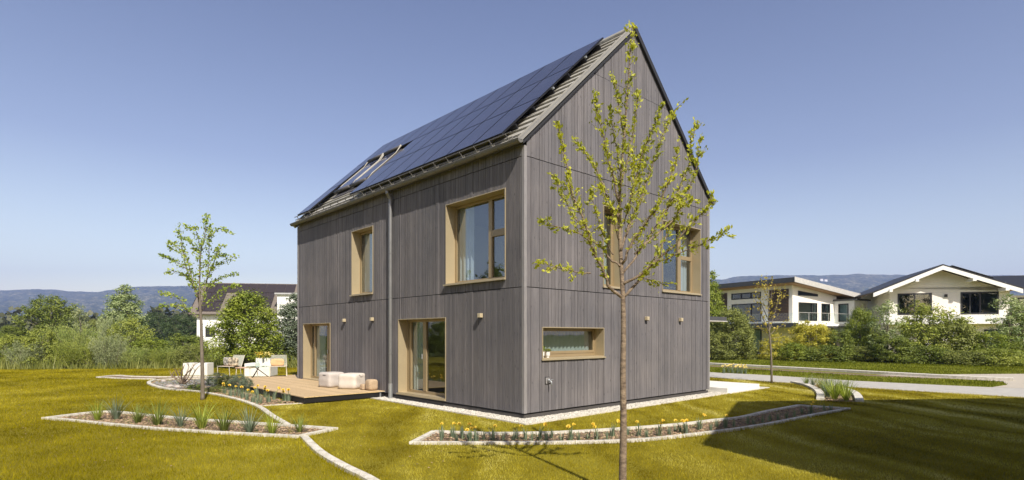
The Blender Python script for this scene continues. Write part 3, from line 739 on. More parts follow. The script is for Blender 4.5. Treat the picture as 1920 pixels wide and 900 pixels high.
# bed A: left triangle
A_=[gp(*p) for p in ((85,786),(140,779),(203,773.5),(293,782),(360,788),(440,793),(527,799),(627,806),(557,821),(427,814.5),(293,806),(200,797),(127,789.5))]
EX.append(A_)
sheet('flower_bed_soil',A_,.004,M['soil'])
kerb('lawn_edging',[gp(*p) for p in ((85,786),(140,779),(203,773.5))]+[gp(*p) for p in ((293,782),(360,788),(440,793),(527,799),(627,806))],.10,.045,'pale edging along the back of the long grass bed on the left lawn',sm=3)
kerb('lawn_edging',[gp(*p) for p in ((85,786.5),(127,789.5),(200,797),(293,806),(427,814.5),(557,821),(627,806.8))],.10,.047,'pale edging along the front of the long grass bed on the left lawn',sm=0)
# curve B
Bp=[(760,950),(720,920),(687,899),(643,877),(600,851),(570,822)]
Bq=[(540,800),(510,782),(483,764),(437,748.5),(380,737),(345,733),(310,729.5),(288,724),(279,719.5),(285,715),(300,713),(340,711),(390,710)]
kerb('lawn_edging',[gp(*p) for p in Bp],.13,.05,'pale edging curving out of the foreground up to the left grass bed')
kerb('lawn_edging',[gp(*p) for p in Bq],.13,.048,'pale edging curving from the left grass bed around the daffodil bed by the deck')
E_=[gp(*p) for p in Bq[2:]]+[hw(-2.6,17.2),hw(-2.6,14.3),hw(-2.48,5.9),gp(570,756.5),gp(483,762)]
EX.append(E_)
# daffodil bed soil and slate part
sheet('flower_bed_soil',E_,.004,M['soil'])
S_=[gp(*p) for p in ((300,727),(286,720),(292,716),(340,713),(395,711),(440,711),(440,722),(400,729),(350,729))]
sheet('slate_bed',S_,.008,M['slatebase'])
U_=[gp(*p) for p in ((182,708.3),(205,705.8),(222,705),(247,707),(300,707.8),(390,707.2),(432,707),(432,709),(390,709),(300,711),(240,710.5))]
EX.append(U_); sheet('flower_bed_soil',U_,.004,M['soil'])
kerb('lawn_edging',[gp(*p) for p in ((182,708.3),(205,705.8),(222,704.8),(247,706.5),(300,707.5),(390,707),(440,707))],.11,.045,'thin pale edging on the far side of the narrow strip bed, rear left lawn',sm=3)
kerb('lawn_edging',[gp(*p) for p in ((182,708.3),(240,711),(290,711.8))],.11,.046,'thin pale edging on the near side of the narrow strip bed, rear left lawn',sm=0)
# line by the deck and round the pebble strip
kerb('lawn_edging',[gp(484,762),gp(570,756.5),gp(693,743.5),gp(715,742.5)],.05,.02,'thin pale edging between the lawn and the front of the deck',sm=0)
kerb('lawn_edging',[hw(-.46,6.4),hw(-.46,2.5),hw(-.46,-.55),hw(2,-.52),hw(7.6,-.47),hw(8.45,-.45)],.05,.03,'thin pale edging holding the white pebbles around the grey house',sm=0)
gr1=[hw(-.44,6.35),hw(-.44,-.53),hw(8.4,-.45),hw(8.4,.3),hw(.3,.3),hw(.3,6.35)]
sheet('pebble_strip_base',gr1,.006,M['gravelbase']); 
EX.append([hw(-.48,6.5),hw(-.48,-.56),hw(8.5,-.48),hw(8.5,12.9),hw(-.1,12.9)])
EX.append([hw(-2.46,5.86),hw(-2.46,14.4),hw(2.0,14.4),hw(2.0,5.86)])
# bed C
Cb=[(774,832.5),(794,822),(814,811.5),(911,815),(1000,814.5),(1062,812.5),(1162,806.5),(1273,798),(1340,790),(1387,785),(1440,773),(1498,762),(1545,765),(1590,768)]
Cf=[(1590,768.6),(1522,781),(1438,798),(1336,813),(1208,827),(1100,831.5),(1002,833),(880,833.5),(774,833)]
C_=[gp(*p) for p in Cb]+[gp(*p) for p in Cf[1:-1]]
EX.append(C_); sheet('flower_bed_soil',C_,.004,M['soil'])
kerb('lawn_edging',[gp(*p) for p in Cb[:3]],.10,.045,'short slanting pale edging at the left end of the crescent daffodil bed',sm=0)
kerb('lawn_edging',[gp(*p) for p in Cb[2:12]],.10,.046,'long pale edging along the back of the crescent daffodil bed',sm=4)
kerb('lawn_edging',[gp(*p) for p in Cb[11:]],.10,.045,'short pale edging at the right end of the crescent daffodil bed',sm=0)
kerb('lawn_edging',[gp(*p) for p in Cf],.10,.048,'long pale edging along the front of the crescent daffodil bed',sm=4)
def end_stone(parent_label,tip,a,b,h):
    t=Vector(gp(*tip)); A_v=(Vector(gp(*a))-t).normalized(); B_v=(Vector(gp(*b))-t).normalized(); m=(A_v+B_v).normalized()
    ext=t-m*.07; mb=MB(); mb.prism([tuple(ext),tuple(t+A_v*.20-m*.02),tuple(t+m*.05),tuple(t+B_v*.20-m*.02)],-.05,h)
    par=[o for o in C.objects if o.get('label')==parent_label][0]; mb.build('end_stone',M['kerb'],par)
end_stone('pale edging along the front of the long grass bed on the left lawn',(85,786.3),(140,779),(127,789.5),.050)
end_stone('pale edging along the back of the long grass bed on the left lawn',(627,806.4),(527,799),(557,821),.050)
end_stone('short slanting pale edging at the left end of the crescent daffodil bed',(774,832.5),(814,811.5),(880,833.5),.051)
end_stone('short pale edging at the right end of the crescent daffodil bed',(1590,768.3),(1545,765),(1522,781),.051)
# bed D
D1=[(1487,718),(1512,723.5),(1530,732),(1538,741),(1538,750.5)]; D2=[(1582,731),(1597,736),(1607,743),(1612,754)]
D_=[gp(*p) for p in D1]+[gp(1570,753),gp(1600,754)]+[gp(*p) for p in D2[::-1]]+[gp(1560,724)]
EX.append(D_); sheet('flower_bed_soil',D_,.004,M['soil'])
kerb('lawn_edging',[gp(*p) for p in D1],.2,.07,'broad pale curved kerb on the left of the grass bed by the drive')
kerb('lawn_edging',[gp(*p) for p in D2],.2,.07,'broad pale curved kerb on the right of the grass bed by the drive')
kerb('road_edging',[gp(1920,745.5),gp(1700,732.5),gp(1510,720.5),gp(1420,714),gp(1330,707.5)],.05,.02,'thin stone edging along the near side of the drive',sm=4)
EX.append(road); EX.append(grit)
F1=[(1290,680.5),(1330,683.8),(1480,692),(1640,700.8),(1800,709.6),(1900,714)]
kerb('path_edging',[gp(*p) for p in F1],.5,.12,'long pale kerb strip on the far side of the drive below the green verge',sm=4)
st=[gp(*p) for p in ((1290,682),(1330,685.5),(1480,694),(1640,703),(1760,709.5),(1760,711.5),(1640,706),(1480,696.5),(1330,687.5),(1290,684))]
sheet('flower_bed_soil',st,.006,M['soil'])
EX.append([gp(*p) for p in ((1290,677.5),(1330,680.5),(1480,689),(1640,698),(1900,711.5),(1900,716),(1640,706),(1480,697),(1330,688),(1290,685))])
# steps at right end
e=tag(empty('concrete_landing',(*hw(8.5,-.42),0),HA),'white concrete landing slab at the far right end of the grey house','slab')
mb=MB(); mb.box(0,2.3,0,1.9,0,.17); mb.build('slab',M['whiteblock'],e,bevel=.008)
mb=MB(); mb.box(-.06,2.9,-.10,1.95,-.02,.025); mb.build('footing',M['concrete'],e)
EX.append([hw(8.4,-.55),hw(11.45,-.55),hw(11.45,1.6),hw(8.4,1.6)])
e=tag(empty('wooden_step',(*hw(8.35,1.55),0),HA),'low wooden step platform at the rear corner of the grey house','step')
mb=MB()
for k in range(9): mb.box(0,1.6,k*.14,k*.14+.134,.23,.255)
mb.build('deck_boards',M['deck'],e)
mb=MB(); mb.box(0.02,1.6,-.02,0.0,.06,.25); mb.box(1.602,1.63,-.02,1.28,.06,.26); mb.build('frame',M['steel'],e)
EX.append([hw(8.1,1.4),hw(10.1,1.4),hw(10.1,3.0),hw(8.1,3.0)])
for k in range(2):
    x,y=hw(8.28+.2*k,.75+.12*k); mb=MB(); mb.lathe([(.06,0),(.085,.2),(.095,.2),(.095,.22),(.08,.22),(.07,.19)],14); o=thing_mb(mb,'plant_pot',M['black'],'small black plastic pot by the rear corner, %s of two'%('nearer' if k==0 else 'farther'),'pot','black pots'); o.location=(x,y,.01)

# pebbles, chips
def inpoly(X,Y,poly):
    c=np.zeros(len(X),bool); n=len(poly)
    for i in range(n):
        x0,y0=poly[i]; x1,y1=poly[(i+1)%n]
        if y0==y1: continue
        m=((y0>Y)!=(y1>Y))&(X<(x1-x0)*(Y-y0)/(y1-y0)+x0); c^=m
    return c
ICO_V=np.array([(0,0,1),(.894,0,.447),(.276,.851,.447),(-.724,.526,.447),(-.724,-.526,.447),(.276,-.851,.447),(.724,.526,-.447),(-.276,.851,-.447),(-.894,0,-.447),(-.276,-.851,-.447),(.724,-.526,-.447),(0,0,-1)])
ICO_F=np.array([(0,1,2),(0,2,3),(0,3,4),(0,4,5),(0,5,1),(1,6,2),(2,7,3),(3,8,4),(4,9,5),(5,10,1),(2,6,7),(3,7,8),(4,8,9),(5,9,10),(1,10,6),(6,11,7),(7,11,8),(8,11,9),(9,11,10),(10,11,6)])
def stones(name,poly,n,r0,r1,z,mat,label,seed,flat=.6,margin=None):
    rs=np.random.default_rng(seed); P=np.array(poly); lo,hi=P.min(0),P.max(0); k=0; XY=np.zeros((0,2))
    while len(XY)<n:
        q=rs.random((n*3,2))*(hi-lo)+lo; q=q[inpoly(q[:,0],q[:,1],poly)]; XY=np.vstack([XY,q])
    XY=XY[:n]; r=rs.uniform(r0,r1,n)
    sc=rs.uniform(.7,1.3,(n,3))*r[:,None]; sc[:,2]*=flat
    V=ICO_V[None]*sc[:,None]*rs.uniform(.85,1.15,(n,12,1))
    a=rs.uniform(0,6.28,n); c,s=np.cos(a),np.sin(a); x=V[:,:,0]*c[:,None]-V[:,:,1]*s[:,None]; y=V[:,:,0]*s[:,None]+V[:,:,1]*c[:,None]
    V=np.stack([x+XY[:,0:1],y+XY[:,1:2],V[:,:,2]+z+r[:,None]*flat*.6],-1)
    Fc=(ICO_F[None]+np.arange(n)[:,None,None]*12).reshape(-1,3)
    o=link(name,npmesh(name,V.reshape(-1,3),Fc),mat); tag(o,label,None,None,'stuff'); return o
stones('white_pebbles',[hw(-.43,6.3),hw(-.43,-.52),hw(.06,-.52),hw(.06,6.3)],6000,.012,.028,.008,M['pebble'],'white pebbles along the foot of the eaves wall',1)
stones('white_pebbles',[hw(.0,-.52),hw(8.4,-.44),hw(8.4,.06),hw(.0,.06)],7000,.012,.03,.008,M['pebble'],'white pebbles along the foot of the gable wall',2)
stones('bark_chips',A_,2600,.010,.030,.004,M['chip'],'bark chips in the long grass bed on the left lawn',3,.45)
stones('bark_chips',C_,3600,.010,.030,.004,M['chip'],'bark chips in the crescent daffodil bed',4,.45)
stones('bark_chips',[p for p in E_],3500,.015,.035,.004,M['chip'],'bark chips in the daffodil bed by the deck',5,.45)
stones('bark_chips',D_,900,.015,.03,.004,M['chip'],'bark chips in the grass bed by the drive',6,.45)
stones('slate_chips',S_,1500,.02,.055,.008,M['slate'],'grey slate chips around the bare shrub',7,.35)
# rocks
for i,(px,py,r,lab) in enumerate(((318,727,.17,'whitish rock with a dark side in the slate bed, left one'),(332,727.5,.15,'whitish rock in the slate bed, just right of the first'),(306,716.5,.13,'brown stone near the tip of the slate bed'),(352,716,.12,'small grey stone behind the bare shrub'),(385,722,.2,'pale rounded rock by the grey green shrubs'))):
    rs=np.random.default_rng(40+i); mb=MB(); V=ICO_V*np.array([1.2,.9,.6])*rs.uniform(.75,1.2,(12,1))*r; mb.add([tuple(v) for v in V],[tuple(f) for f in ICO_F])
    x,y=gp(px,py); o=thing_mb(mb,'rock',M['rock'],lab,'rock','rocks in the slate bed'); o.location=(x,y,r*.25)
    s=o.modifiers.new('s','SUBSURF'); s.levels=1; s.render_levels=1

# ------------------------------------------------------------------ lawn blades (beyond counting: one object)
def blades(name,region,dens,hfun,wbase,label,mat,seed,ymin=5.6,ymax=31,xk=1.02,stops=None,excl=True,lean=.5):
    rs=np.random.default_rng(seed)
    XS=[];YS=[]
    yb=ymin
    while yb<ymax:
        y1=min(yb*1.08,ymax); ym=(yb+y1)/2
        x0,x1=-xk*y1-1.5,xk*y1+1.5
        n=int((x1-x0)*(y1-yb)*dens(ym)); XS.append(rs.uniform(x0,x1,n)); YS.append(rs.uniform(yb,y1,n)); yb=y1
    X=np.concatenate(XS);Y=np.concatenate(YS)
    k=inpoly(X,Y,region)
    if excl:
        for p in EX: k&=~inpoly(X,Y,p)
    X=X[k];Y=Y[k];n=len(X)
    def vn(sc,sd):
        r2=np.random.default_rng(sd); T=r2.random((256,256)); u=X/sc+1000; v=Y/sc+1000; i=np.floor(u).astype(int); j=np.floor(v).astype(int); fu=u-i; fv=v-j; fu=fu*fu*(3-2*fu); fv=fv*fv*(3-2*fv)
        return (T[i%256,j%256]*(1-fu)+T[(i+1)%256,j%256]*fu)*(1-fv)+(T[i%256,(j+1)%256]*(1-fu)+T[(i+1)%256,(j+1)%256]*fu)*fv
    v1=vn(.07,1); v2=vn(.35,2); v3=vn(1.4,3)
    h=hfun(Y)*rs.uniform(.5,1.25,n)*(.45+.9*v1+.3*v2+.2*v3); w=wbase*np.maximum(1,Y/8.0)*rs.uniform(.7,1.3,n)
    a=rs.uniform(0,6.28,n); dx,dy=np.cos(a)*w/2,np.sin(a)*w/2
    b=vn(.22,4)*12.6+vn(1.1,5)*6.28+rs.normal(0,1.3,n); ln=h*lean*(.3+1.3*rs.random(n))
    V=np.empty((n,3,3)); V[:,0]=np.stack([X-dx,Y-dy,np.zeros(n)],1); V[:,1]=np.stack([X+dx,Y+dy,np.zeros(n)],1); V[:,2]=np.stack([X+np.cos(b)*ln,Y+np.sin(b)*ln,h],1)
    o=link(name,npmesh(name,V.reshape(-1,3),np.arange(n*3).reshape(n,3)),mat); tag(o,label,None,None,'stuff'); return o
def blademat(name,stops,sc=.4,trans=.35,bands=0):
    m,nt,out=newmat(name); L=nt.links
    g=N(nt,'NewGeometry'); tc=N(nt,'TexCoord')
    n1=N(nt,'TexNoise'); n1.inputs['Scale'].default_value=sc; n1.inputs['Detail'].default_value=5; n1.inputs['Roughness'].default_value=.6; L.new(tc.outputs['Object'],n1.inputs['Vector'])
    ma=N(nt,'Math',operation='MULTIPLY_ADD'); ma.inputs[1].default_value=.38; L.new(g.outputs['Random Per Island'],ma.inputs[0])
    mb_=N(nt,'Math',operation='MULTIPLY_ADD'); mb_.inputs[1].default_value=1.5; mb_.inputs[2].default_value=-.45; L.new(n1.outputs[0],mb_.inputs[0]); L.new(mb_.outputs[0],ma.inputs[2])
    src=ma.outputs[0]
    if bands:   # strips of rolled turf, each its own tone
        mp=N(nt,'Mapping'); mp.inputs['Rotation'].default_value=(0,0,bands); mp.inputs['Scale'].default_value=(1,.12,1); L.new(tc.outputs['Object'],mp.inputs[0])
        sp=N(nt,'SeparateXYZ'); nw=N(nt,'TexNoise'); nw.inputs['Scale'].default_value=.5; L.new(tc.outputs['Object'],nw.inputs['Vector'])
        L.new(mp.outputs[0],sp.inputs[0]); a1=N(nt,'Math',operation='MULTIPLY_ADD'); a1.inputs[1].default_value=1.1; L.new(nw.outputs[0],a1.inputs[0]); L.new(sp.outputs[0],a1.inputs[2])
        n5=N(nt,'TexNoise'); n5.noise_dimensions='1D'; n5.inputs['Scale'].default_value=1.5; n5.inputs['Detail'].default_value=1; L.new(a1.outputs[0],n5.inputs['W'])
        a2=N(nt,'Math',operation='MULTIPLY_ADD'); a2.inputs[1].default_value=1.5; L.new(n5.outputs[0],a2.inputs[0]); L.new(src,a2.inputs[2]); a3=N(nt,'Math',operation='SUBTRACT'); a3.inputs[1].default_value=.75; L.new(a2.outputs[0],a3.inputs[0]); src=a3.outputs[0]
    r=ramp(nt,stops); L.new(src,r.inputs[0])
    d=N(nt,'BsdfDiffuse'); t=N(nt,'BsdfTranslucent'); L.new(r.outputs[0],d.inputs[0]); L.new(r.outputs[0],t.inputs[0])
    mx=N(nt,'MixShader'); mx.inputs[0].default_value=trans; L.new(d.outputs[0],mx.inputs[1]); L.new(t.outputs[0],mx.inputs[2]); L.new(mx.outputs[0],out.inputs[0]); return m
M['blade']=blademat('lawn_blades',[(.05,(.06,.048,.002)),(.33,(.18,.155,.003)),(.58,(.34,.29,.008)),(.80,(.52,.44,.04)),(.97,(.78,.70,.22))])
M['bladeturf']=blademat('turf_blades',[(.05,(.13,.10,.004)),(.33,(.29,.235,.010)),(.58,(.46,.39,.035)),(.80,(.60,.53,.10)),(.97,(.76,.69,.24))],bands=-HA)
M['blade2']=blademat('verge_blades',[(.05,(.07,.085,.008)),(.4,(.14,.165,.014)),(.95,(.32,.34,.06))])
big=[(-34,0),(34,0),(17.3,15.2),(8.5,25.2),(5,33.5),(-4,33.5),(-12,31.6),(-20,30.5),(-34,29)]
outer=[gp(*p) for p in Bp]+[gp(*p) for p in Bq]+[(-12.4,24.5),(-12,31.6),(-20,30.5),(-34,29),(-34,0),(-1,5)]
blades('lawn_grass',outer,lambda y:2700*(7/y)**1.5,lambda y:.036+.0003*y,.005,'longer olive green lawn grass left of the curved edging',M['blade'],11)
EX.append(outer)
blades('turf_grass',big,lambda y:3300*(7/y)**1.5,lambda y:.026+.0003*y,.0048,'short yellow green rolled turf around the grey house',M['bladeturf'],14)
EX.pop()
def edge_blades(lines,seed):
    rs=np.random.default_rng(seed); V=[]
    for pts,off in lines:
        for a,b in zip(pts,pts[1:]):
            a=np.array(a);b=np.array(b); L=np.linalg.norm(b-a); 
            if L<1e-4: continue
            d=(b-a)/L; nn=np.array([-d[1],d[0]])
            n=int(L*110)
            for i in range(n):
                p=a+(b-a)*rs.random()+nn*(off+np.sign(off)*rs.random()*.05); h=rs.uniform(.035,.10)*(1.4 if rs.random()<.06 else 1); w=.0035
                l=-nn*np.sign(off)*h*rs.uniform(-.2,.8)+d*h*rs.normal(0,.4); t=rs.uniform(0,3.14); q=np.array([math.cos(t),math.sin(t)])*w
                V+=[(p[0]-q[0],p[1]-q[1],0),(p[0]+q[0],p[1]+q[1],0),(p[0]+l[0],p[1]+l[1],h)]
    o=link('edge_grass',npmesh('edge_grass',np.array(V),np.arange(len(V)).reshape(-1,3)),M['blade']); tag(o,'uncut grass blades leaning over the pale edgings',None,None,'stuff')
edge_blades([(cat([gp(*p) for p in Bp],6),.075),(cat([gp(*p) for p in Bp],6),-.075),(cat([gp(*p) for p in Bq[:6]],6),.075),([gp(*p) for p in ((85,786.5),(127,789.5),(200,797),(293,806),(427,814.5),(557,821))],-.06),(cat([gp(*p) for p in Cf],4),.06),([gp(*p) for p in ((570,822),(627,806.8))],-.06)],15)
blades('verge_grass',[(8.4,25.6),(17.3,15.6),(34,4),(40,40),(8,47)],lambda y:700*(10/y)**1.2,lambda y:.05+.0006*y,.009,'green grass on the verge beyond the drive',M['blade2'],12,ymin=14,ymax=46)
# tall meadow grass before the scrub on the left
blades('tall_grass',[(-46,28.9),(-20,30.2),(-12,31.4),(-9,32.4),(-9,34.5),(-20,33.5),(-46,34)],lambda y:55,lambda y:.42+.2*np.sin(y*3),.014,'tall unmown meadow grass at the foot of the scrub',LM['reed'],13,ymin=28,ymax=35,xk=1.4,excl=False,lean=.35)

for nm,pl,sd in (('left grass bed',A_,61),('crescent daffodil bed',C_,62),('daffodil bed by the deck',E_,63),('grass bed by the drive',D_,64)):
    blades('bed_weeds',pl,lambda y:70,lambda y:.06+0*y,.008,'sparse small weeds sprouting in the '+nm,LM['tuft'],sd,ymin=8,ymax=24,excl=False,lean=1.0)
stones('slab_leaf_litter',[gp(*p) for p in ((0,720),(60,880),(900,890),(700,770),(560,800),(300,760))],260,.006,.016,.03,M['chip'],'scattered dead leaves and bits of bark on the near lawn',66,.3)
# ------------------------------------------------------------------ plants in the beds
def tuft_mesh(seed,nb,h,spread,wd=.007,curve=.5):
    rs=random.Random(seed); V=[];Fq=[]
    for i in range(nb):
        a=rs.uniform(0,6.28); s=rs.random()**.7*spread; L=h*rs.uniform(.65,1.12); r0=rs.uniform(0,.035)
        px,py=math.cos(a),math.sin(a); qx,qy=-py,px; b=len(V)
        for k in range(5):
            t=k/4; out=r0+s*L*(t*.55+curve*t*t*.6); z=L*(t-.22*s*t*t*t); w=wd*(1-t*.9)
            tw=rs.uniform(-.002,.002)
            V+=[(px*out-qx*w+tw,py*out-qy*w,z),(px*out+qx*w+tw,py*out+qy*w,z)]
        Fq+=[(b+2*k,b+2*k+1,b+2*k+3,b+2*k+2) for k in range(4)]
    return npmesh('blades',np.array(V),np.array(Fq))
tmesh=[tuft_mesh(50+i,72,.42,1.35,.0065,.42) for i in range(4)]
def tuft(px,py,h,kind,label,group,i):
    x,y=gp(px,py); o=link('grass_tuft',tmesh[i%4],LM['tuft']); o.material_slots[0].link='OBJECT'; o.material_slots[0].material=LM[kind]
    o.location=(x,y,.0); s=h/.36; o.scale=(s*.95,s*.95,s); o.rotation_euler=(0,0,i*1.3); tag(o,label,'ornamental grass',group)
gA='ornamental grass tufts in the left bed'
for i,(px,py,top,kind,lab) in enumerate((
 (183,788.5,757,'tuftlime','lime green grass tuft nearest the left tip of the left bed'),
 (218,787,751,'tuftblue','tall blue green grass tuft second from the left tip of the left bed'),
 (258,793.5,760,'tuft','grey green grass tuft third from the left tip of the left bed'),
 (296,797.5,757,'tuft','wispy green grass tuft fourth from the left tip of the left bed'),
 (339,800,767,'tuftblue','low dark green grass tuft fifth from the left tip of the left bed'),
 (378,804,760,'tuftlime','bright wide grass tuft in the middle of the left bed'),
 (420,809,766,'tuft','dark green grass tuft just right of the middle of the left bed'),
 (468,812,769,'tuftblue','blue green spreading grass tuft, third from the right in the left bed'),
 (510,815,779,'tuftlime','bright green grass tuft second from the right in the left bed'),
 (562,811,781,'tuft','narrow green grass tuft at the right end of the left bed'))):
    Y=CZ*F/(py-HZ); tuft(px,py,(py-top)/F*Y*1.15,kind,lab,gA,i)
x,y=gp(545,812); 
o=link('dry_grass',tuft_mesh(77,26,.3,1.5,.003,.9),LM['straw']); o.location=(x,y,0); tag(o,'thin straw coloured drooping grass between the last two tufts of the left bed','ornamental grass')
gD='ornamental grass tufts by the drive'
for i,(px,py,top,kind,lab) in enumerate((
 (1512,722,708,'tuft','small green tuft at the left end of the bed by the drive'),
 (1524,723.5,708,'tuftblue','blue green tuft beside the drive, second in the bed'),
 (1537,729,710,'straw','straw tinted tuft in the middle of the bed by the drive'),
 (1546,733,712,'tuft','green tuft just behind the tallest blue one by the drive'),
 (1552,745,716,'tuftblue','tall blue green tuft in the front half of the bed by the drive'),
 (1565,749,718,'tuftlime','pale green tuft at the front of the bed by the drive'),
 (1577,734,716,'tuft','wispy green tuft at the back right of the bed by the drive'),
 (1587,751,722,'tuftlime','bright green tuft next to the right kerb of the bed by the drive'),
 (1580,742,722,'tuft','dark green tuft near the right kerb of the bed by the drive'))):
    Y=CZ*F/(py-HZ); tuft(px,py,(py-top)/F*Y*1.35,kind,lab,gD,i)
# daffodils
def daff_leaf_mesh(seed,n,h):
    return tuft_mesh(seed,n,h,.28,.010,.35)
def flower_mb(h,lean,az,r=.030):
    mb=MB(); top=Vector((math.cos(az)*lean,math.sin(az)*lean,h)); mb.tube([(0,0,0),(top.x*.4,top.y*.4,h*.6),tuple(top)],.0035,4)
    fd=Vector((math.cos(az)*.5+.3,-.75,.15)).normalized(); s=fd.orthogonal().normalized(); t=fd.cross(s)
    pm=MB(); c=top
    for k in range(6):
        a=k*PI/3; d=s*math.cos(a)+t*math.sin(a); q=fd.cross(d)
        pm.add([c,c+d*r*.6+q*r*.35,c+d*r*1.1,c+d*r*.6-q*r*.35],[(0,1,2,3)])
    n=7
    ring=lambda rr,dd:[c+fd*dd+(s*math.cos(2*PI*k/n)+t*math.sin(2*PI*k/n))*rr for k in range(n)]
    pm.add(ring(r*.3,.0)+ring(r*.45,r*.9),[(k,(k+1)%n,n+(k+1)%n,n+k) for k in range(n)])
    return mb,pm
def daff_proto(seed,nl,h,nf):
    rs=random.Random(seed); e=empty('daffodil',(0,0,0)); link('leaves',daff_leaf_mesh(seed,nl,h),LM['tuftblue'],e)
    for k in range(nf):
        mb,pm=flower_mb(h*rs.uniform(1.0,1.35),rs.uniform(.02,.09),rs.uniform(0,6.28)); s=mb.build('stem',LM['tuft'],e); pm.build('flower',M['yellow'],s)
    return e
protos={}
def daff(px,py,h,nf,label,group,seed=0):
    key=(nf,seed%3)
    x,y=gp(px,py)
    if key not in protos: e=daff_proto(90+nf*7+seed%3,13+3*nf,.22,nf); protos[key]=e; 
    else: e=copy_tree(protos[key])
    e.location=(x,y,.004); s=h/.22; e.scale=(s*1.25,s*1.25,s*.92); e.rotation_euler=(0,0,random.uniform(-.7,.7)); tag(e,label,'daffodil',group)
    if 'pale' in label:
        for st in e.children:
            for fl_ in st.children: fl_.material_slots[0].link='OBJECT'; fl_.material_slots[0].material=M['paleyellow']
gC='daffodils in the crescent bed'
rows=[(828,826,0),(829,822,1),(849,821,1),(856,829,0),(867,822,1),(881,828,3),(892,829,1),(907,825,0),(924,826,1),(944,826,0),(962,827,0),(968,823,0),(984,825,1),(997,827,0),(1011,826,2),(1024,826,0),(1034,822,0),(1052,828,0),(1070,826,3),(1085,827,0),(1102,824,0),(1119,825,2),(1138,826,0),(1148,819,2),(1177,817,0),(1198,818,1),(1213,821,0),(1236,817,2),(1255,816,0),(1267,810,0),(1277,813,1),(1286,814,3),(1311,806,2),(1333,809,0),(1343,801,0),(1360,803,1),(1376,801,0),(1402,795,0),(1413,797,0),(1430,793,0),(1443,791,0),(1459,788,0),(1475,786,0),(1490,783,0),(1504,776,0),(1520,777,2),(1545,771,0),(1558,770,0)]
fw={0:'leaves only, no flower',1:'one yellow flower',2:'two yellow flowers',3:'three bright yellow flowers'}
for i,(px,py,nf) in enumerate(rows):
    side='from the left tip' if i<24 else 'from the right tip'; k=i if i<24 else len(rows)-1-i
    lean='in front of' if False else 'in'
    daff(px,py,.24 if nf else .19,nf,'daffodil with %s, %s %s of the crescent bed'%(fw[nf],ORD[k],side),gC,i)
gE='daffodils in the bed by the deck'
rowsE=[(421,739,2),(433,743,2),(441,743,1),(455,747,2),(463,751,1),(475,755,1),(482,758,0),(489,757,0),(471,733,1),(480,741,1),(483,746,1),(497,746,2),(504,755,2),(514,750,2),(534,753,2),(541,753,2),(448,744,0)]
for i,(px,py,nf) in enumerate(sorted(rowsE)):
    daff(px,py,.28,nf,'daffodil with %s, %s from the left in the bed by the deck'%(fw[nf],ORD[i]),gE,i)
for i,(px,py) in enumerate(((1357,700),(1366,699),(1374,700),(1382,700),(1390,701),(1398,701),(1372,697),(1386,698))):
    daff(px,py,.34,3,'pale yellow daffodil clump on the verge across the drive, %s from the left'%ORD[i],'daffodils on the verge',i)
# shrubs, grey green, beside the deck
def crown(rs,K,shape,n,cr,leaf,asp,h,w,base=.0,skew=0,sparse=0,shell=.5):
    c=[]
    t=rs.random(K*6)
    zz=base+(h-base)*t; 
    if shape=='round': rad=np.sqrt(np.clip(1-((t-.45)/.55)**2,0,1))
    elif shape=='egg': rad=np.sqrt(np.clip(1-((t-.38)/.62)**2,0,1))*(1-.25*t)
    elif shape=='column': rad=np.clip(np.sin(np.clip(t*.92+.08,0,1)*PI)**.55,0,1)*(1-.35*t)
    elif shape=='shrub': rad=np.sqrt(np.clip(1-t**2.2,0,1))
    elif shape=='cone': rad=np.clip(1.02-t,0,1)**.8
    keep=rs.random(K*6)<rad**1.2+.05; t=t[keep][:K]; zz=zz[keep][:K]; rad=rad[keep][:K]; K=len(t)
    a=rs.uniform(0,6.28,K); ang_w=1+.22*np.sin(a*2+rs.uniform(0,6))+.15*np.sin(a*3+rs.uniform(0,6)+zz*1.3)
    rr=rad*w/2*(shell+(1-shell)*rs.random(K))*ang_w
    cen=np.stack([np.cos(a)*rr,np.sin(a)*rr,zz],1)
    m=max(1,n//K); cs=cr*rs.uniform(.5,1.35,K)
    u=rs.normal(0,1,(K,m,3)); u/=np.linalg.norm(u,axis=2)[:,:,None]; u[:,:,2]=np.where(rs.random((K,m))<.6,abs(u[:,:,2]),u[:,:,2])
    rad_=(rs.random((K,m,1))**.35)*(1+.3*rs.normal(0,1,(K,m,1)))
    off=u*rad_*(cs*1.45)[:,None,None]*np.array([1,1,.95]); P=(cen[:,None]+off).reshape(-1,3)
    Nn=(u+np.array([0,0,.25])).reshape(-1,3)
    k=P[:,2]>.03; P=P[k]; Nn=Nn[k]
    return cen,leaves(P,leaf,asp,rs,nrm=Nn)
def plant_proto(seed,shape,h,w,K,n,cr,leaf,asp=.55,base=.0,trunk=.08,limbs=9,shell=.5):
    rs=np.random.default_rng(seed); cen,me=crown(rs,int(K*1.5),shape,int(n*1.25),cr,leaf,asp,h,w,base,shell=shell)
    mb=MB()
    if trunk:
        top=h*.72; mb.tube([(0,0,-.05),(.02*h,.01*h,top*.45),(-.01*h,.0,top)],[trunk,trunk*.7,trunk*.2],7)
        idx=rs.choice(len(cen),min(limbs,len(cen)),replace=False)
        for i in idx:
            c=cen[i]; z0=max(.05,min(c[2]*.55,top*.8)); mb.tube([(0,0,z0),(c[0]*.5,c[1]*.5,z0+(c[2]-z0)*.6),tuple(c)],[trunk*.45,trunk*.3,trunk*.08],5)
    tm=None
    if trunk: tm=bpy.data.meshes.new('trunk'); tm.from_pydata(mb.v,[],mb.f); tm.materials.append(M['bark2'])
    return dict(h=h,w=w,leaf=me,trunk=tm)
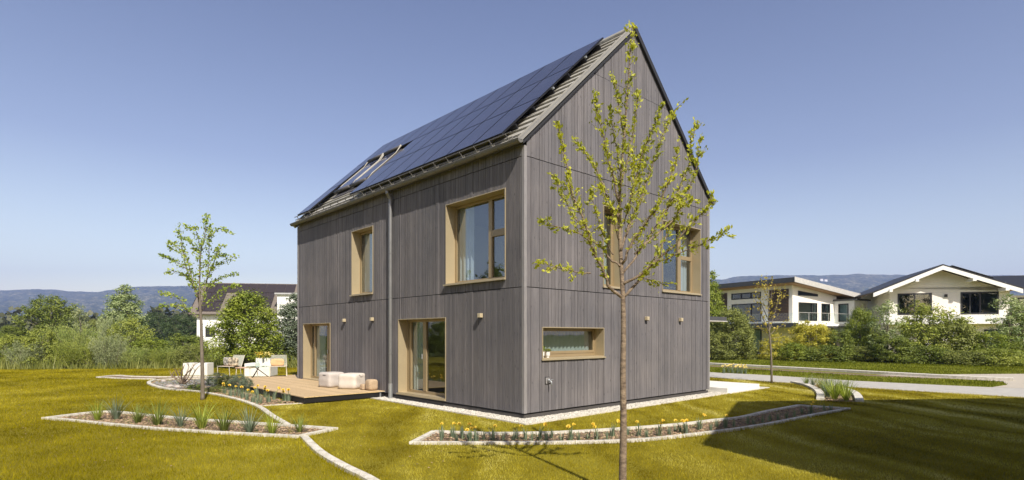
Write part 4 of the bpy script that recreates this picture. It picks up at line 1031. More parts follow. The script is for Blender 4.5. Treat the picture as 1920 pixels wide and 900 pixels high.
def willow_proto(seed,h,w,S,per,leaf=.11,asp=.2):
    rs=np.random.default_rng(seed); P=[];D=[]; mb=MB()
    for s in range(S):
        a=rs.uniform(0,6.28); r0=rs.random()**.6*w*.22; sp=rs.random()**.8*w*.30; H=h*rs.uniform(.45,1.0)*(1-.25*(sp/(w*.3)))
        x0,y0=math.cos(a)*r0,math.sin(a)*r0; dx,dy=math.cos(a)*sp,math.sin(a)*sp
        ts=rs.random(per)**.75*.97+.03
        pts=np.stack([x0+dx*ts**1.5,y0+dy*ts**1.5,H*ts],1)
        wd=.16*(1-ts*.75)[:,None]+.02
        pts+=rs.normal(0,1,(per,3))*wd*np.array([1,1,.8]); P.append(pts)
        D.append(np.tile([dx*.4,dy*.4,1.2],(per,1)))
        if s%3==0: mb.tube([(x0,y0,0),(x0+dx*.35,y0+dy*.35,H*.5),(x0+dx,y0+dy,H*.98)],[.02,.014,.004],4)
    P=np.concatenate(P);D=np.concatenate(D)
    me=leaves(P,leaf,asp,rs,dirs=D,up=.0); tm=bpy.data.meshes.new('stems'); tm.from_pydata(mb.v,[],mb.f); tm.materials.append(M['bark2'])
    return dict(h=h,w=w,leaf=me,trunk=tm)
def put(proto,name,x,y,h,w,lm,label,cat_,group=None,rz=0,z=0):
    e=tag(empty(name,(x,y,z),rz),label,cat_,group); s=w/proto['w']; e.scale=(s,s,h/proto['h'])
    c=link('crown' if 'tree' in name else 'foliage',proto['leaf'],LM[lm],e); c.material_slots[0].link='OBJECT'; c.material_slots[0].material=LM[lm]
    if proto['trunk']: link('trunk' if 'tree' in name else 'stems',proto['trunk'],None,e)
    return e
PR_={}
PR_['shrubA']=plant_proto(1,'shrub',3,3.2,90,9500,.27,.115,.55,base=.05,trunk=.05,limbs=14,shell=.6)
PR_['shrubB']=plant_proto(2,'shrub',3,3.4,120,11000,.23,.10,.6,base=.05,trunk=.05,limbs=14,shell=.65)
PR_['round']=plant_proto(3,'round',5,4,150,13000,.30,.125,.6,base=1.0,trunk=.10,limbs=20,shell=.45)
PR_['egg']=plant_proto(4,'egg',4.2,3.6,170,17000,.27,.105,.6,base=.35,trunk=.07,limbs=22,shell=.5)
PR_['column']=plant_proto(5,'column',5,2.4,190,15000,.20,.10,.6,base=.4,trunk=.06,limbs=24,shell=.35)
PR_['airy']=plant_proto(6,'column',4,2.0,110,4200,.14,.08,.6,base=.3,trunk=.04,limbs=30,shell=.3)
PR_['pine']=plant_proto(7,'round',8,7,160,12000,.45,.28,.4,base=1.0,trunk=.18,limbs=14,shell=.5)
PR_['w1']=willow_proto(11,3.2,2.8,90,170,.12)
PR_['w2']=willow_proto(12,3.2,2.6,80,170,.11,.26)
PR_['w3']=willow_proto(13,3.4,3.0,100,160,.13,.22)
PR_['low']=plant_proto(14,'shrub',.9,1.6,60,3600,.12,.05,.45,base=.02,trunk=0,shell=.5)
PR_['lowb']=plant_proto(15,'shrub',1.6,3.2,100,8000,.2,.09,.6,base=.02,trunk=0,shell=.6)
def bush(px,top,wpx,Y,pr,name,lm,label,cat_,group,rz=None,base=0):
    x=(px-CX)/F*Y; h=CZ+(HZ-top)/F*Y; put(PR_[pr],name,x,Y,h,wpx/F*Y,lm,label,cat_,group,rz if rz is not None else (px*.37)%6.28)
gL='trees and shrubs beyond the left lawn'
for a in (
 (95,556,82,62,'round','tree','green','round dark green tree rising behind the scrub, far left','tree'),
 (232,537,78,44,'column','tree','birch','tall pale leaved birch like tree standing above the left scrub','tree'),
 (207,575,50,42,'w1','tree','willowgrey','slim pale tree leaning against the tall birch','tree'),
 (152,571,52,43,'airy','tree','willowgrey','thin airy grey green tree between the round tree and the tall birch','tree'),
 (291,588,52,95,'pine','pine_tree','dark','dark pine right of the tall birch, far behind','tree'),
 (343,591,56,90,'pine','pine_tree','dark','dark pine just left of the white neighbour house','tree'),
 (190,600,70,75,'pine','tree','olive','dull round tree behind the tall birch on its left','tree'),
 (20,612,60,60,'egg','tree','green','low dark green tree at the far left edge','tree'),
 (4,626,80,33,'shrubA','shrub','scrub','yellow green shrub cut by the left edge of the picture','shrub'),
 (48,632,70,31.5,'w2','shrub','willowgrey','low greyish willow bush, second from the left edge','shrub'),
 (78,618,80,32.5,'shrubB','shrub','scrub','broad yellow green shrub below the round tree','shrub'),
 (112,600,78,34,'w3','shrub','willow','tall feathery willow below the round tree','shrub'),
 (150,592,84,33,'w1','shrub','willow','tall feathery willow below the thin airy tree','shrub'),
 (128,632,60,31.2,'w2','shrub','scrub','low feathery bush in front of the tall willows','shrub'),
 (183,628,70,32,'w3','shrub','scrub','dense olive shrub left of the tall birch foot','shrub'),
 (206,612,72,31.5,'w1','shrub','willowgrey','pale bushy willow in front of the tall birch','shrub'),
 (245,598,78,35,'shrubB','shrub','scrub','leafy shrub wrapped around the tall birch trunk','shrub'),
 (258,640,60,31.8,'w2','shrub','willow','small willow bush right of the tall birch foot','shrub'),
 (286,633,70,34,'shrubA','shrub','bright','bright green shrub in front of the nearer dark pine','shrub'),
 (300,652,56,32.2,'w3','shrub','scrub','low olive bush right of the bright green shrub','shrub'),
 (328,640,64,33,'w1','shrub','willow','feathery yellow green bush behind the bare shrub','shrub'),
 (356,648,62,32.4,'shrubB','shrub','olive','brownish olive bush behind the lone white block','shrub'),
 (350,625,90,38,'shrubA','shrub','green','mid green bush below the farther dark pine','shrub'),
 (398,630,76,34,'w2','shrub','scrub','yellow green bush between slim tree and dense tree','shrub'),
 (385,655,60,32.8,'w1','shrub','willow','low feathery bush right of the slim young tree','shrub'),
 (465,552,140,31,'egg','tree','bright','dense leafy green tree in front of the white neighbour house','tree'),
 (530,640,80,34,'shrubB','shrub','green','green bush at the foot of the tree beside the house corner','shrub'),
 (490,650,70,36,'shrubA','shrub','green','dark green bush behind the dense leafy tree','shrub'),
 (430,648,60,36,'shrubA','shrub','green','dark green bush left of the dense leafy tree','shrub'),
 (552,553,84,34,'column','tree','grey','blue green tree touching the far corner of the grey house','tree'),
 (576,600,70,36,'egg','tree','green','green tree mostly hidden behind the grey house','tree'),
): bush(*a,gL)
gR='trees and shrubs beyond the drive'
for a in (
 (1334,512,56,44,'column','tree','bright','green upright tree just past the right edge of the grey house','tree'),
 (1372,582,98,42,'egg','shrub','olive','big yellowish green bush nearest the right edge of the grey house','shrub'),
 (1345,620,70,41,'shrubA','shrub','olive','lower bush at the right edge of the grey house','shrub'),
 (1400,640,46,42,'shrubB','shrub','olive','bush left of the slender young tree','shrub'),
 (1456,628,62,41,'shrubB','shrub','gold','golden bush just right of the slender young tree','shrub'),
 (1520,602,92,41.5,'shrubA','shrub','gold','large golden bush below the balcony corner','shrub'),
 (1486,645,70,40,'lowb','shrub','bright','low bright green bush between the two golden bushes','shrub'),
 (1545,650,110,39,'lowb','shrub','green','broad low dark green bush under the large golden bush','shrub'),
 (1571,620,64,40,'shrubB','shrub','green','mid green bush left of the bright small tree','shrub'),
 (1613,581,64,40,'egg','tree','bright','small bright green tree in front of the flat roofed house','tree'),
 (1622,650,70,38.5,'shrubB','shrub','olive','low olive bush at the foot of the bright small tree','shrub'),
 (1664,560,68,38,'airy','tree','birch','loose grey green tree at the left end of the gabled house','tree'),
 (1672,628,90,37,'shrubA','shrub','green','dark green bush below the loose grey green tree','shrub'),
 (1745,578,130,38,'shrubB','shrub','scrub','tall broad shrub hiding the left window of the gabled house','shrub'),
 (1722,560,60,39,'airy','tree','scrub','wispy shoots above the tall broad shrub','shrub'),
 (1790,600,100,37,'shrubA','shrub','olive','brownish green shrub in front of the gabled house middle','shrub'),
 (1735,650,110,36,'lowb','shrub','green','low dark green bush in front of the tall broad shrub','shrub'),
 (1845,622,100,36,'shrubA','shrub','bright','rounded fresh green bush under the right window of the gabled house','shrub'),
 (1893,548,88,37,'airy','tree','birch','slender poplar like tree at the right corner of the gabled house','tree'),
 (1912,575,80,38,'column','tree','green','green tree cut by the right edge of the picture','tree'),
 (1875,655,110,33.5,'lowb','shrub','scrub','low spreading bush in the right corner by the verge','shrub'),
 (1925,640,90,35,'shrubB','shrub','green','green bush cut by the right edge of the picture','shrub'),
 (1800,660,100,34.5,'lowb','shrub','olive','low olive bush at the front of the right hedge','shrub'),
): bush(*a,gR)
# growth to the left of the picture, mirrored in the windows
rnd=random.Random(21)
for i in range(15):
    Y=27-i*2.6; X=-32-rnd.uniform(0,5); pr=['shrubA','w3','egg','shrubB','w1'][i%5]
    put(PR_[pr],'shrub' if pr!='egg' else 'tree',X,Y,rnd.uniform(2.4,4.6),rnd.uniform(3.2,4.5),['green','willow','bright','scrub','willow'][i%5],'shrub outside the left edge, mirrored in the glazed doors, %s from the meadow'%ORD[i],'shrub' if pr!='egg' else 'tree','hedge left of the picture',rnd.uniform(0,6))
for i in range(11):  # added unseen trees, tall enough to block low warm sky from far window reflections
    put(PR_[['pine','round','egg'][i%3]],'tree',-34+i*8.5+rnd.uniform(-2,2),-30+rnd.uniform(-4,4),rnd.uniform(12,16),rnd.uniform(9,12),['green','olive','dark'][i%3],'unseen tree added behind the photographer, mirrored in the far windows, %s from the left'%ORD[i],'tree','unseen trees added behind the photographer',rnd.uniform(0,6))
# shrubs by deck
gS='grey green shrubs by the deck'
for px,py,top,w,lm,pr,lab in ((408,722,702,32,'grey','low','grey green rounded shrub at the back of the daffodil bed'),(430,728,708,34,'olive','low','brownish shrub in the middle behind the daffodils'),(447,731,706,34,'grey','low','grey green shrub beside the deck edge'),(462,735,712,26,'grey','low','small grey green shrub nearest the deck edge'),(366,732,722,24,'tuft','low','flat green perennial in front of the bare shrub'),(395,736,727,26,'olive','low','flat olive perennial beside the slim tree')):
    x,y=gp(px,py); h=(py-top)/F*y; put(PR_['shrubB' if w>25 else 'shrubA'],'shrub',x,y,h*1.15,w/F*y*1.25,lm,lab,'shrub',gS,px)
# ------------------------------------------------------------------ trees with authored limbs
def limb_tree(name,label,x0,y0,trunk,limbs,lm,leaf,asp,spacing,clus,twig,seed,bark,rt,dz=.0,cstart=.22,cdens=1.0,group=None,cspread=.05,flat=1.0):
    "trunk/limbs: lists of (px,py,dY) following the photographed tree at its own distance, with depth"
    rs=random.Random(seed); nr=np.random.default_rng(seed)
    e=tag(empty(name,(x0,y0,0)),label,'tree',group)
    def loc(p): q=at(p[0],p[1],y0+p[2]); return (q[0]-x0,q[1]-y0,q[2])
    mb=MB(); LP=[];LD=[]
    T=cat([loc(p) for p in trunk],5); n=len(T)
    rad=[rt*(1-.93*(i/(n-1))**.8) if i>0 else rt*1.15 for i in range(n)]
    mb.tube(T,rad,12)
    def clothe(P,t_start,ln):
        acc=0
        tot=sum((Vector(b)-Vector(a)).length for a,b in zip(P,P[1:])); run=0
        for a,b in zip(P,P[1:]):
            va,vb=Vector(a),Vector(b); d=(vb-va).length; k=0
            dr=(vb-va).normalized() if d>0 else Vector((0,0,1))
            while acc<d:
                f=(run+acc)/tot; q=va+dr*acc
                if f>t_start and rs.random()<cdens:
                    off=Vector((rs.gauss(0,1),rs.gauss(0,1),rs.gauss(0,1)*flat)).normalized(); tl=rs.uniform(.25,1)*twig*(1.1-.4*f)
                    if rs.random()<.30: tl*=2.4
                    tip=q+(off*.8+dr*.55)*tl
                    mb.tube([tuple(q),tuple(tip)],[.0035,.0018],3)
                    m=int(clus*rs.uniform(.6,1.4)*(1.5 if f>.85 else 1)); 
                    steps=max(1,int(tl/.05))
                    for j in range(m):
                        c=q+(tip-q)*(rs.uniform(.35,1.1)); LD.append(tuple(off*.5+dr*.5)); LP.append((c.x+rs.gauss(0,cspread),c.y+rs.gauss(0,cspread),c.z+rs.gauss(0,cspread)*flat))
                acc+=spacing*rs.uniform(.6,1.4)
            acc-=d; run+=d
    for L in limbs:
        r0=L[0]; P=cat([loc(p) for p in L[1:]],4); m=len(P)
        # small wobble
        P=[P[0]]+[(p[0]+rs.gauss(0,.006),p[1]+rs.gauss(0,.01),p[2]+rs.gauss(0,.006)) for p in P[1:]]
        mb.tube(P,[r0*(1-.86*i/(m-1)) for i in range(m)],7); clothe(P,cstart,0)
    clothe(T[int(n*.55):],.0,0)
    mb.build('trunk',M[bark],e,smooth=True)
    LP=np.array(LP);LD=np.array(LD)
    link('crown',leaves(LP,leaf,asp,nr,dirs=LD,sj=.5),LM[lm],e)
    return e
X0,Y0=1.262,6.38
fore_tr=[(1167,931,0),(1168,860,0),(1169,790,.0),(1168,700,.01),(1169,620,0),(1168,560,0),(1165,500,.01),(1162,440,.03),(1161,390,.03),(1164,330,.02),(1170,260,0),(1176,180,-.02),(1181,110,-.02),(1186,48,-.03)]
fl=[
 (.020,(1166,556,0),(1145,541,-.05),(1127,501,-.12),(1107,454,-.2),(1092,407,-.25),(1074,366,-.28),(1062,307,-.3),(1051,254,-.3),(1041,226,-.32)),
 (.014,(1162,500,0),(1143,485,.06),(1127,463,.15),(1100,438,.22),(1080,408,.3),(1054,366,.34),(1037,325,.36)),
 (.009,(1107,512,-.12),(1088,512,-.2),(1068,507,-.28),(1040,500,-.36),(1003,489,-.42)),
 (.009,(1107,454,-.2),(1092,440,-.3),(1057,428,-.4),(1030,419,-.48),(1010,413,-.5)),
 (.012,(1160,410,.02),(1140,370,.12),(1127,336,.2),(1104,295,.3),(1090,275,.34),(1080,263,.36)),
 (.013,(1161,380,.02),(1150,335,-.05),(1142,307,-.12),(1133,265,-.15),(1124,226,-.2),(1113,177,-.25)),
 (.009,(1170,262,0),(1163,220,.05),(1157,180,.1),(1148,142,.12)),
 (.011,(1164,350,.02),(1176,300,.1),(1184,262,.15),(1193,210,.2),(1198,170,.22)),
 (.010,(1165,330,.02),(1158,290,.15),(1150,240,.22),(1143,200,.3)),
 (.011,(1176,400,0),(1198,313,-.12),(1215,262,-.2),(1230,225,-.25),(1240,200,-.28)),
 (.016,(1164,470,.0),(1180,420,.1),(1204,365,.2),(1223,315,.3),(1243,255,.38),(1263,207,.42)),
 (.016,(1166,495,0),(1190,445,-.1),(1227,395,-.2),(1252,345,-.28),(1265,310,-.3),(1274,274,-.32)),
 (.014,(1168,512,0),(1205,462,.15),(1245,400,.3),(1275,352,.4),(1292,307,.46),(1298,260,.5),(1307,228,.52)),
 (.012,(1190,476,.1),(1230,440,.2),(1266,408,.28),(1290,365,.32),(1303,320,.34),(1313,262,.36)),
 (.018,(1167,534,0),(1200,515,-.08),(1227,492,-.15),(1257,466,-.22),(1292,425,-.3),(1325,389,-.36),(1337,362,-.4)),
 (.010,(1225,493,-.15),(1255,483,-.25),(1298,466,-.34),(1333,448,-.4),(1363,433,-.45)),
 (.018,(1169,556,0),(1198,525,.1),(1224,492,.18),(1240,458,.25),(1262,420,.33),(1275,382,.4),(1290,350,.42)),
 (.006,(1204,521,.1),(1225,527,.05),(1243,534,.0)),
 (.007,(1176,440,0),(1190,400,.1),(1200,350,.1),(1206,300,.12),(1212,265,.12)),
 (.008,(1150,478,.05),(1130,440,.0),(1118,395,-.05),(1105,350,-.05)),
 (.008,(1160,450,0),(1150,410,-.15),(1138,380,-.22),(1127,350,-.3)),
 (.007,(1248,400,.3),(1262,372,.25),(1282,385,.15),(1300,372,.1)),
 (.007,(1170,420,0),(1182,378,-.15),(1188,330,-.2),(1186,285,-.22)),
 (.006,(1088,395,-.25),(1065,350,-.15),(1050,345,-.1)),
]
limb_tree('young_tree','slender young tree with fresh yellow green leaves in front of the gable wall','' or X0,Y0,fore_tr,fl,'fore',.044,.48,.027,7,.082,31,'bark',.047,cstart=.14,cdens=.97,cspread=.014)
# left tree
X1,Y1=gp(380,750)
lt=[(380,750,0),(379.5,700,0),(378,640,0),(377,600,0),(375,570,0),(374,545,0),(375,500,.0),(377,470,0),(384,440,.1),(388,400,.1)]
ll=[(.022,(376,580,0),(370,552,.1),(360,530,.2),(350,505,.3),(342,470,.4),(337,435,.5),(335,426,.5)),
 (.018,(374,560,0),(366,540,-.2),(357,510,-.3),(348,480,-.4),(330,460,-.5),(315,455,-.5)),
 (.018,(376,575,0),(384,545,.2),(388,520,.3),(393,480,.4),(392,450,.3),(396,425,.3)),
 (.012,(386,530,.2),(398,498,.0),(410,470,-.2),(418,458,-.2)),
 (.012,(378,585,0),(385,572,-.1),(400,562,-.2),(410,550,-.2),(428,538,-.2),(448,535,-.3)),
 (.014,(374,596,0),(360,588,.1),(348,577,.1),(330,572,.2),(310,572,.3),(296,577,.3)),
 (.010,(352,582,.1),(336,560,.2),(318,552,.2),(300,548,.3)),
 (.012,(362,535,.2),(345,515,.1),(325,508,0),(318,512,0)),
 (.010,(350,505,.2),(330,490,.4),(312,482,.5),(300,478,.5)),
 (.010,(388,515,.3),(402,500,.4),(418,492,.4),(440,482,.4)),
 (.010,(388,545,.2),(405,527,.3),(420,520,.4),(442,512,.4)),
 (.010,(380,470,.0),(372,450,-.2),(365,430,-.3),(350,426,-.3)),
 (.010,(384,445,.1),(400,438,.2),(412,428,.3),(428,436,.3)),
 (.009,(345,480,.4),(328,470,.3),(318,462,.2)),
 (.008,(378,480,.0),(366,468,.2),(358,455,.3),(345,445,.3)),
 (.008,(392,490,.3),(408,478,.2),(425,480,.1))]
limb_tree('young_tree','slim young tree with light green layered leaves on the left lawn',X1,Y1,lt,ll,'pale',.062,.75,.055,8,.11,33,'bark2',.06,cstart=.12,cdens=1,cspread=.045,flat=.6)
# third tree
X2,Y2=gp(1447,718)
t3=[(1447,718,0),(1446,670,0),(1444,640,0),(1442,615,0),(1441,580,0),(1440,545,0),(1436,515,0)]
l3=[(.02,(1443,620,0),(1452,590,.2),(1460,560,.3),(1466,535,.4)),(.02,(1442,625,0),(1430,595,-.2),(1420,570,-.3),(1412,552,-.3)),(.015,(1442,600,0),(1455,575,-.3),(1470,555,-.5),(1476,545,-.5)),
 (.015,(1441,600,0),(1428,570,.3),(1422,545,.4),(1420,530,.4)),(.012,(1441,585,0),(1446,555,.3),(1448,535,.4),(1447,520,.4)),(.012,(1443,628,0),(1458,615,.1),(1470,608,.2),(1478,598,.2)),
 (.012,(1442,630,0),(1425,615,.2),(1410,600,.2),(1400,575,.2)),(.01,(1441,575,0),(1450,550,-.2),(1458,530,-.2)),(.01,(1441,560,0),(1432,540,-.2),(1428,525,-.3)),(.01,(1444,635,0),(1462,632,.2),(1476,625,.3))]
limb_tree('young_tree','sparse tawny leaved young tree on the lawn edge beside the drive',X2,Y2,t3,l3,'autumn',.085,.6,.10,4,.13,35,'bark2',.045,cstart=.1,cdens=.9,cspread=.05)
# a slim tree left of the picture, seen mirrored in the upper window
s=(PR_['airy']); put(s,'young_tree',-19.5,15.6,6.3,3.0,'green','young tree outside the left edge, mirrored in the large upper window','tree')
# bare shrub
bx,by=gp(343,721); e=tag(empty('bare_shrub',(bx,by,0)),'leafless shrub with twisted pale branches in the slate bed','shrub')
mb=MB()
bs=[[(343,720,0),(352,708,0),(358,695,.1),(366,683,.2),(377,679,.3)],[(343,720,0),(356,712,-.1),(364,699,-.2),(372,688,-.2),(384,680,-.3)],[(343,720,0),(350,702,.2),(353,690,.3),(352,680,.3)],[(343,720,0),(335,706,0),(331,697,-.1),(325,690,-.2)],[(343,720,0),(330,711,.1),(323,703,.2),(326,696,.2)],[(343,720,0),(346,705,-.2),(361,690,-.3),(364,680,-.3)],[(338,712,0),(341,699,.3),(346,684,.4)],[(343,719,0),(340,700,-.3),(345,686,-.4)],[(332,710,.1),(322,706,.1),(320,698,.1)]]
rs=random.Random(9)
for L in bs:
    P=cat([tuple(np.array(at(p[0],p[1],by+p[2]))-np.array([bx,by,0])) for p in L],4); m=len(P); mb.tube(P,[.03*(1-.8*i/(m-1)) for i in range(m)],6)
    for k in range(4):
        q=Vector(P[rs.randrange(m//3,m)]); d=Vector((rs.uniform(-.2,.2),rs.uniform(-.2,.2),rs.uniform(.05,.3))); mb.tube([tuple(q),tuple(q+d*.5+Vector((0,0,.03))),tuple(q+d)],[.008,.005,.002],4)
mb.build('branches',M['bark'],e,smooth=True)

# ------------------------------------------------------------------ neighbour houses
class Frame:
    def __init__(s,x,y,ex): 
        s.o=Vector((x,y)); n=math.hypot(*ex); s.e=Vector((ex[0]/n,ex[1]/n)); s.f=Vector((-s.e.y,s.e.x)); s.rz=math.atan2(s.e.y,s.e.x)
    def hit(s,px,py,ax,d):
        "where the sight line meets the wall x=d (ax 0) or y=d (ax 1); returns along-wall coordinate and z"
        r=Vector(((px-CX)/F,1.0)); rl=(r.dot(s.e),r.dot(s.f)); ol=(-s.o.dot(s.e),-s.o.dot(s.f))
        t=(d-ol[ax])/rl[ax]; return ol[1-ax]+t*rl[1-ax], CZ-(py-HZ)/F*t
def rectf(fr,ax,d,p0,p1):
    a=fr.hit(*p0,ax,d); b=fr.hit(*p1,ax,d); return (min(a[0],b[0]),max(a[0],b[0]),min(a[1],b[1]),max(a[1],b[1]))
def nwin(par,P,r,mull=(),fmat='framedark',gmat='glassgrey',name='window',f=.09,dep=.0):
    a0,a1,z0,z1=r; mb=MB(); t=.07
    pb(mb,P,a0,a0+f,-.03,.06,z0,z1); pb(mb,P,a1-f,a1,-.03,.06,z0,z1); pb(mb,P,a0+f,a1-f,-.03,.06,z1-f,z1); pb(mb,P,a0+f,a1-f,-.03,.06,z0,z0+f)
    for m in mull: x=a0+(a1-a0)*m; pb(mb,P,x-.05,x+.05,-.028,.058,z0+f,z1-f)
    w=mb.build(name,M[fmat],par)
    mb=MB(); mb.add([P(a0+.02,.02,z0+.02),P(a1-.02,.02,z0+.02),P(a1-.02,.02,z1-.02),P(a0+.02,.02,z1-.02)],[(0,1,2,3)]); mb.build('pane',M[gmat],w)
    mb=MB(); c0=a0+.1; c1=a0+(a1-a0)*.3
    return w
def recess(ops): return ops
# --- flat roofed house
fb=Frame(25.1,50.0,(.86,.51)); nb_=tag(empty('flat_roofed_house',(25.1,50,0),fb.rz),'white modern house with slanting flat roof and glass balcony beyond the golden bushes','house')
PLx=lambda a,d,z:(d,a,z); PRy=lambda a,d,z:(a,d,z)
Lb=[rectf(fb,0,0,(1371.5,551),(1427,559)),rectf(fb,0,0,(1372,571),(1427.5,603))]
x1564,_=fb.hit(1564,560,1,0)
Rb=[rectf(fb,1,0,(1497,566.5),(1532,602)),rectf(fb,1,0,(1540,569),(1556,602))]
LBL=11.5; LBW=x1564+.4
zf=3.0; rz0=6.45; slope=-.105
def rtop(x): return 6.25+slope*x
mb=MB()
for a,b,c,d in holes(0,LBL,zf,5.95,Lb): mb.box(0,.3,a,b,c,d)
mb.box(0,.3,0,LBL,5.95,rtop(0)+.05)
for a,b,c,d in holes(.3,LBW,zf,rtop(LBW)-.0,Rb): mb.box(a,b,0,.3,c,d)
z_=rtop(LBW); mb.hexa([(.3,0,z_),(LBW,0,z_),(LBW,.3,z_),(.3,.3,z_),(.3,0,rtop(0)+.05),(LBW,0,z_+.02),(LBW,.3,z_+.02),(.3,.3,rtop(0)+.05)])
mb.box(LBW-.3,LBW,.3,LBL,zf,z_); mb.box(.3,LBW-.3,LBL-.3,LBL,zf,z_)
mb.build('upper_wall',M['render'],nb_)
mb=MB(); mb.box(1.6,LBW+4,1.4,LBL,0,zf-.35); mb.build('ground_floor_wall',M['render'],nb_)
mb=MB(); mb.box(.31,LBW-.31,.31,LBL-.31,zf+.0,zf+.05); mb.box(3.8,3.9,.31,LBL-.31,zf,5.6); mb.box(.31,LBW-.31,6,6.1,zf,5.4); mb.build('inner_wall',M['room'],nb_)
def tilt(mb,x0,x1,y0,y1,o0,o1):
    f=lambda x,o:rtop(x)+o
    mb.hexa([(x0,y0,f(x0,o0)),(x1,y0,f(x1,o0)),(x1,y1,f(x1,o0)),(x0,y1,f(x0,o0)),(x0,y0,f(x0,o1)),(x1,y0,f(x1,o1)),(x1,y1,f(x1,o1)),(x0,y1,f(x0,o1))])
RX=fb.hit(1613,551,1,-.9)[0]
mb=MB(); tilt(mb,-1.15,RX,-.9,LBL+.8,.10,.52); rf=mb.build('roof',M['steel'],nb_)
mb=MB(); tilt(mb,-1.1,RX-.05,-.85,LBL+.75,.05,.098); mb.build('soffit',M['soffit'],rf)
mb=MB(); tilt(mb,-1.17,RX+.02,-.96,-.903,.10,.56); mb.build('fascia',M['lightsteel'],rf)
nwin(nb_,PLx,Lb[0],(.33,.66)); nwin(nb_,PLx,Lb[1],(.33,)); nwin(nb_,PRy,Rb[0],(.72,)); nwin(nb_,PRy,Rb[1],(.5,))
# slanting clerestory
c0=fb.hit(1496,546,1,0); c1=fb.hit(1533,556,1,0)
mb=MB(); x0,x1=c0[0],c1[0]; zb=c1[1]; zt0=c0[1]+.05; zt1=zb+.22
mb.hexa([(x0,-.04,zb),(x1,-.04,zb),(x1,-.003,zb),(x0,-.003,zb),(x0,-.04,zt0),(x1,-.04,zt1),(x1,-.003,zt1),(x0,-.003,zt0)]); w=mb.build('window',M['framedark'],nb_)
mb=MB(); mb.add([(x0+.1,-.045,zb+.1),(x1-.1,-.045,zb+.08),(x1-.1,-.045,zt1-.07),(x0+.1,-.045,zt0-.12)],[(0,1,2,3)]); mb.build('pane',M['glassgrey'],w)
# louvres
for (p0,p1) in (((1443,544),(1479,602)),((1343,551),(1363.5,606))):
    r=rectf(fb,0,0,p0,p1); mb=MB(); n=22
    for k in range(n):
        z=r[2]+(r[3]-r[2])*k/n; mb.box(-.09,-.05,r[0],r[1],z,z+(r[3]-r[2])/n*.6)
    l=mb.build('louvre_screen',M['louvre'],nb_); mb=MB(); mb.box(-.045,-.005,r[0],r[1],r[2],r[3]); mb.build('louvre_backing',M['framedark'],l)
# balcony
mb=MB(); mb.box(-1.5,x1564+.6,-1.5,0,2.62,2.85); mb.box(-1.5,0,0,7.6,2.62,2.85); mb.box(0,LBW,0,LBL,2.6,2.99); bl=mb.build('balcony',M['renderwhite'],nb_)
mb=MB(); mb.box(-1.56,-1.503,-1.5,7.6,2.5,2.9); mb.box(-1.56,x1564+.6,-1.56,-1.503,2.52,2.66); mb.build('balcony_edge',M['steel'],bl)
mb=MB(); mb.add([(-1.46,-1.46,2.9),(x1564+.5,-1.46,2.9),(x1564+.5,-1.46,3.78),(-1.46,-1.46,3.78)],[(0,1,2,3)]); mb.add([(-1.46,-1.44,2.9),(-1.46,7.5,2.9),(-1.46,7.5,3.78),(-1.46,-1.44,3.78)],[(0,1,2,3)]); mb.build('balustrade',M['balglass'],bl)
mb=MB(); 
for k in range(6): mb.box(-1.47+k*1.5,-1.43+k*1.5,-1.49,-1.465,2.85,3.8)
mb.box(-1.47,x1564+.5,-1.47,-1.43,3.782,3.81); mb.build('handrail',M['lightsteel'],bl)
# annex
ax0=x1564; ay,_=fb.hit(1602,560,0,ax0); ax1,_=fb.hit(1625,560,1,ay)
mb=MB(); r=rectf(fb,0,ax0,(1572,570),(1591,603)); 
for a,b,c,d in holes(ay,1.0,2.6,5.05,[r]): mb.box(ax0,ax0+.3,a,b,c,d)
mb.box(ax0+.3,ax1,ay,1.0,2.6,5.05); mb.build('annex_wall',M['renderwhite'],nb_)
mb=MB(); mb.box(ax0-.2,ax1+.25,ay-.25,1.2,5.053,5.2); mb.build('annex_roof',M['steel'],nb_)
nwin(nb_,lambda a,d,z:(ax0+d,a,z),r,())
mb=MB(); mb.box(ax0,ax1+2.0,ay-.0,ay+.25,2.3,2.597); mb.box(ax1+.05,ax1+2.2,ay+.3,ay+.5,2.6,3.3); mb.build('terrace_parapet',M['renderwhite'],nb_)
# ground-floor openings and posts
r=rectf(fb,0,1.6,(1410,617),(1428,648)); nwin(nb_,lambda a,d,z:(1.56+d,a,z),(r[0],r[1],.1,2.4),(),name='door')
for k in range(4):
    mb=MB(); x=1.6+k*2.6; mb.box(x,x+.12,-1.2,-1.08,0,2.6); mb.build('post',M['steel'],nb_)
for (a,b) in ((3.2,4.6),(6.0,7.6)): nwin(nb_,lambda a_,d,z:(a_,1.36+d,z),(a,b,.3,2.3),(.5,))
# --- gabled house
fc=Frame(32.4,48.0,(.94,-.34)); nc=tag(empty('gabled_house',(32.4,48,0),fc.rz),'cream house with broad low gable, white bargeboards and two large windows','house')
WC=fc.hit(1893,550,1,0)[0]; AX=fc.hit(1768,495,1,-1.2); RXc=AX[0]; RZ=AX[1]
eL=fc.hit(1637,547,1,-1.2); eR=fc.hit(1918.5,539,1,-1.2)
sL=(RZ-eL[1])/(RXc-eL[0]); sR=(RZ-eR[1])/(eR[0]-RXc)
Rc=[rectf(fc,1,0,(1683,550.5),(1747.5,592)),rectf(fc,1,0,(1801,548),(1872.6,590))]
Rc=[(a,b,3.55,c) for a,b,_,c in Rc]
def rc(x): return RZ-(RXc-x)*sL if x<RXc else RZ-(x-RXc)*sR
ZW=rc(0)-.35; DC=11
mb=MB()
for a,b,c,d in holes(0,WC,0,ZW,Rc): mb.box(a,b,0,.3,c,d)
mb.box(0,.3,.3,DC,0,ZW); mb.box(WC-.3,WC,.3,DC,0,ZW); mb.box(.3,WC-.3,DC-.3,DC,0,ZW)
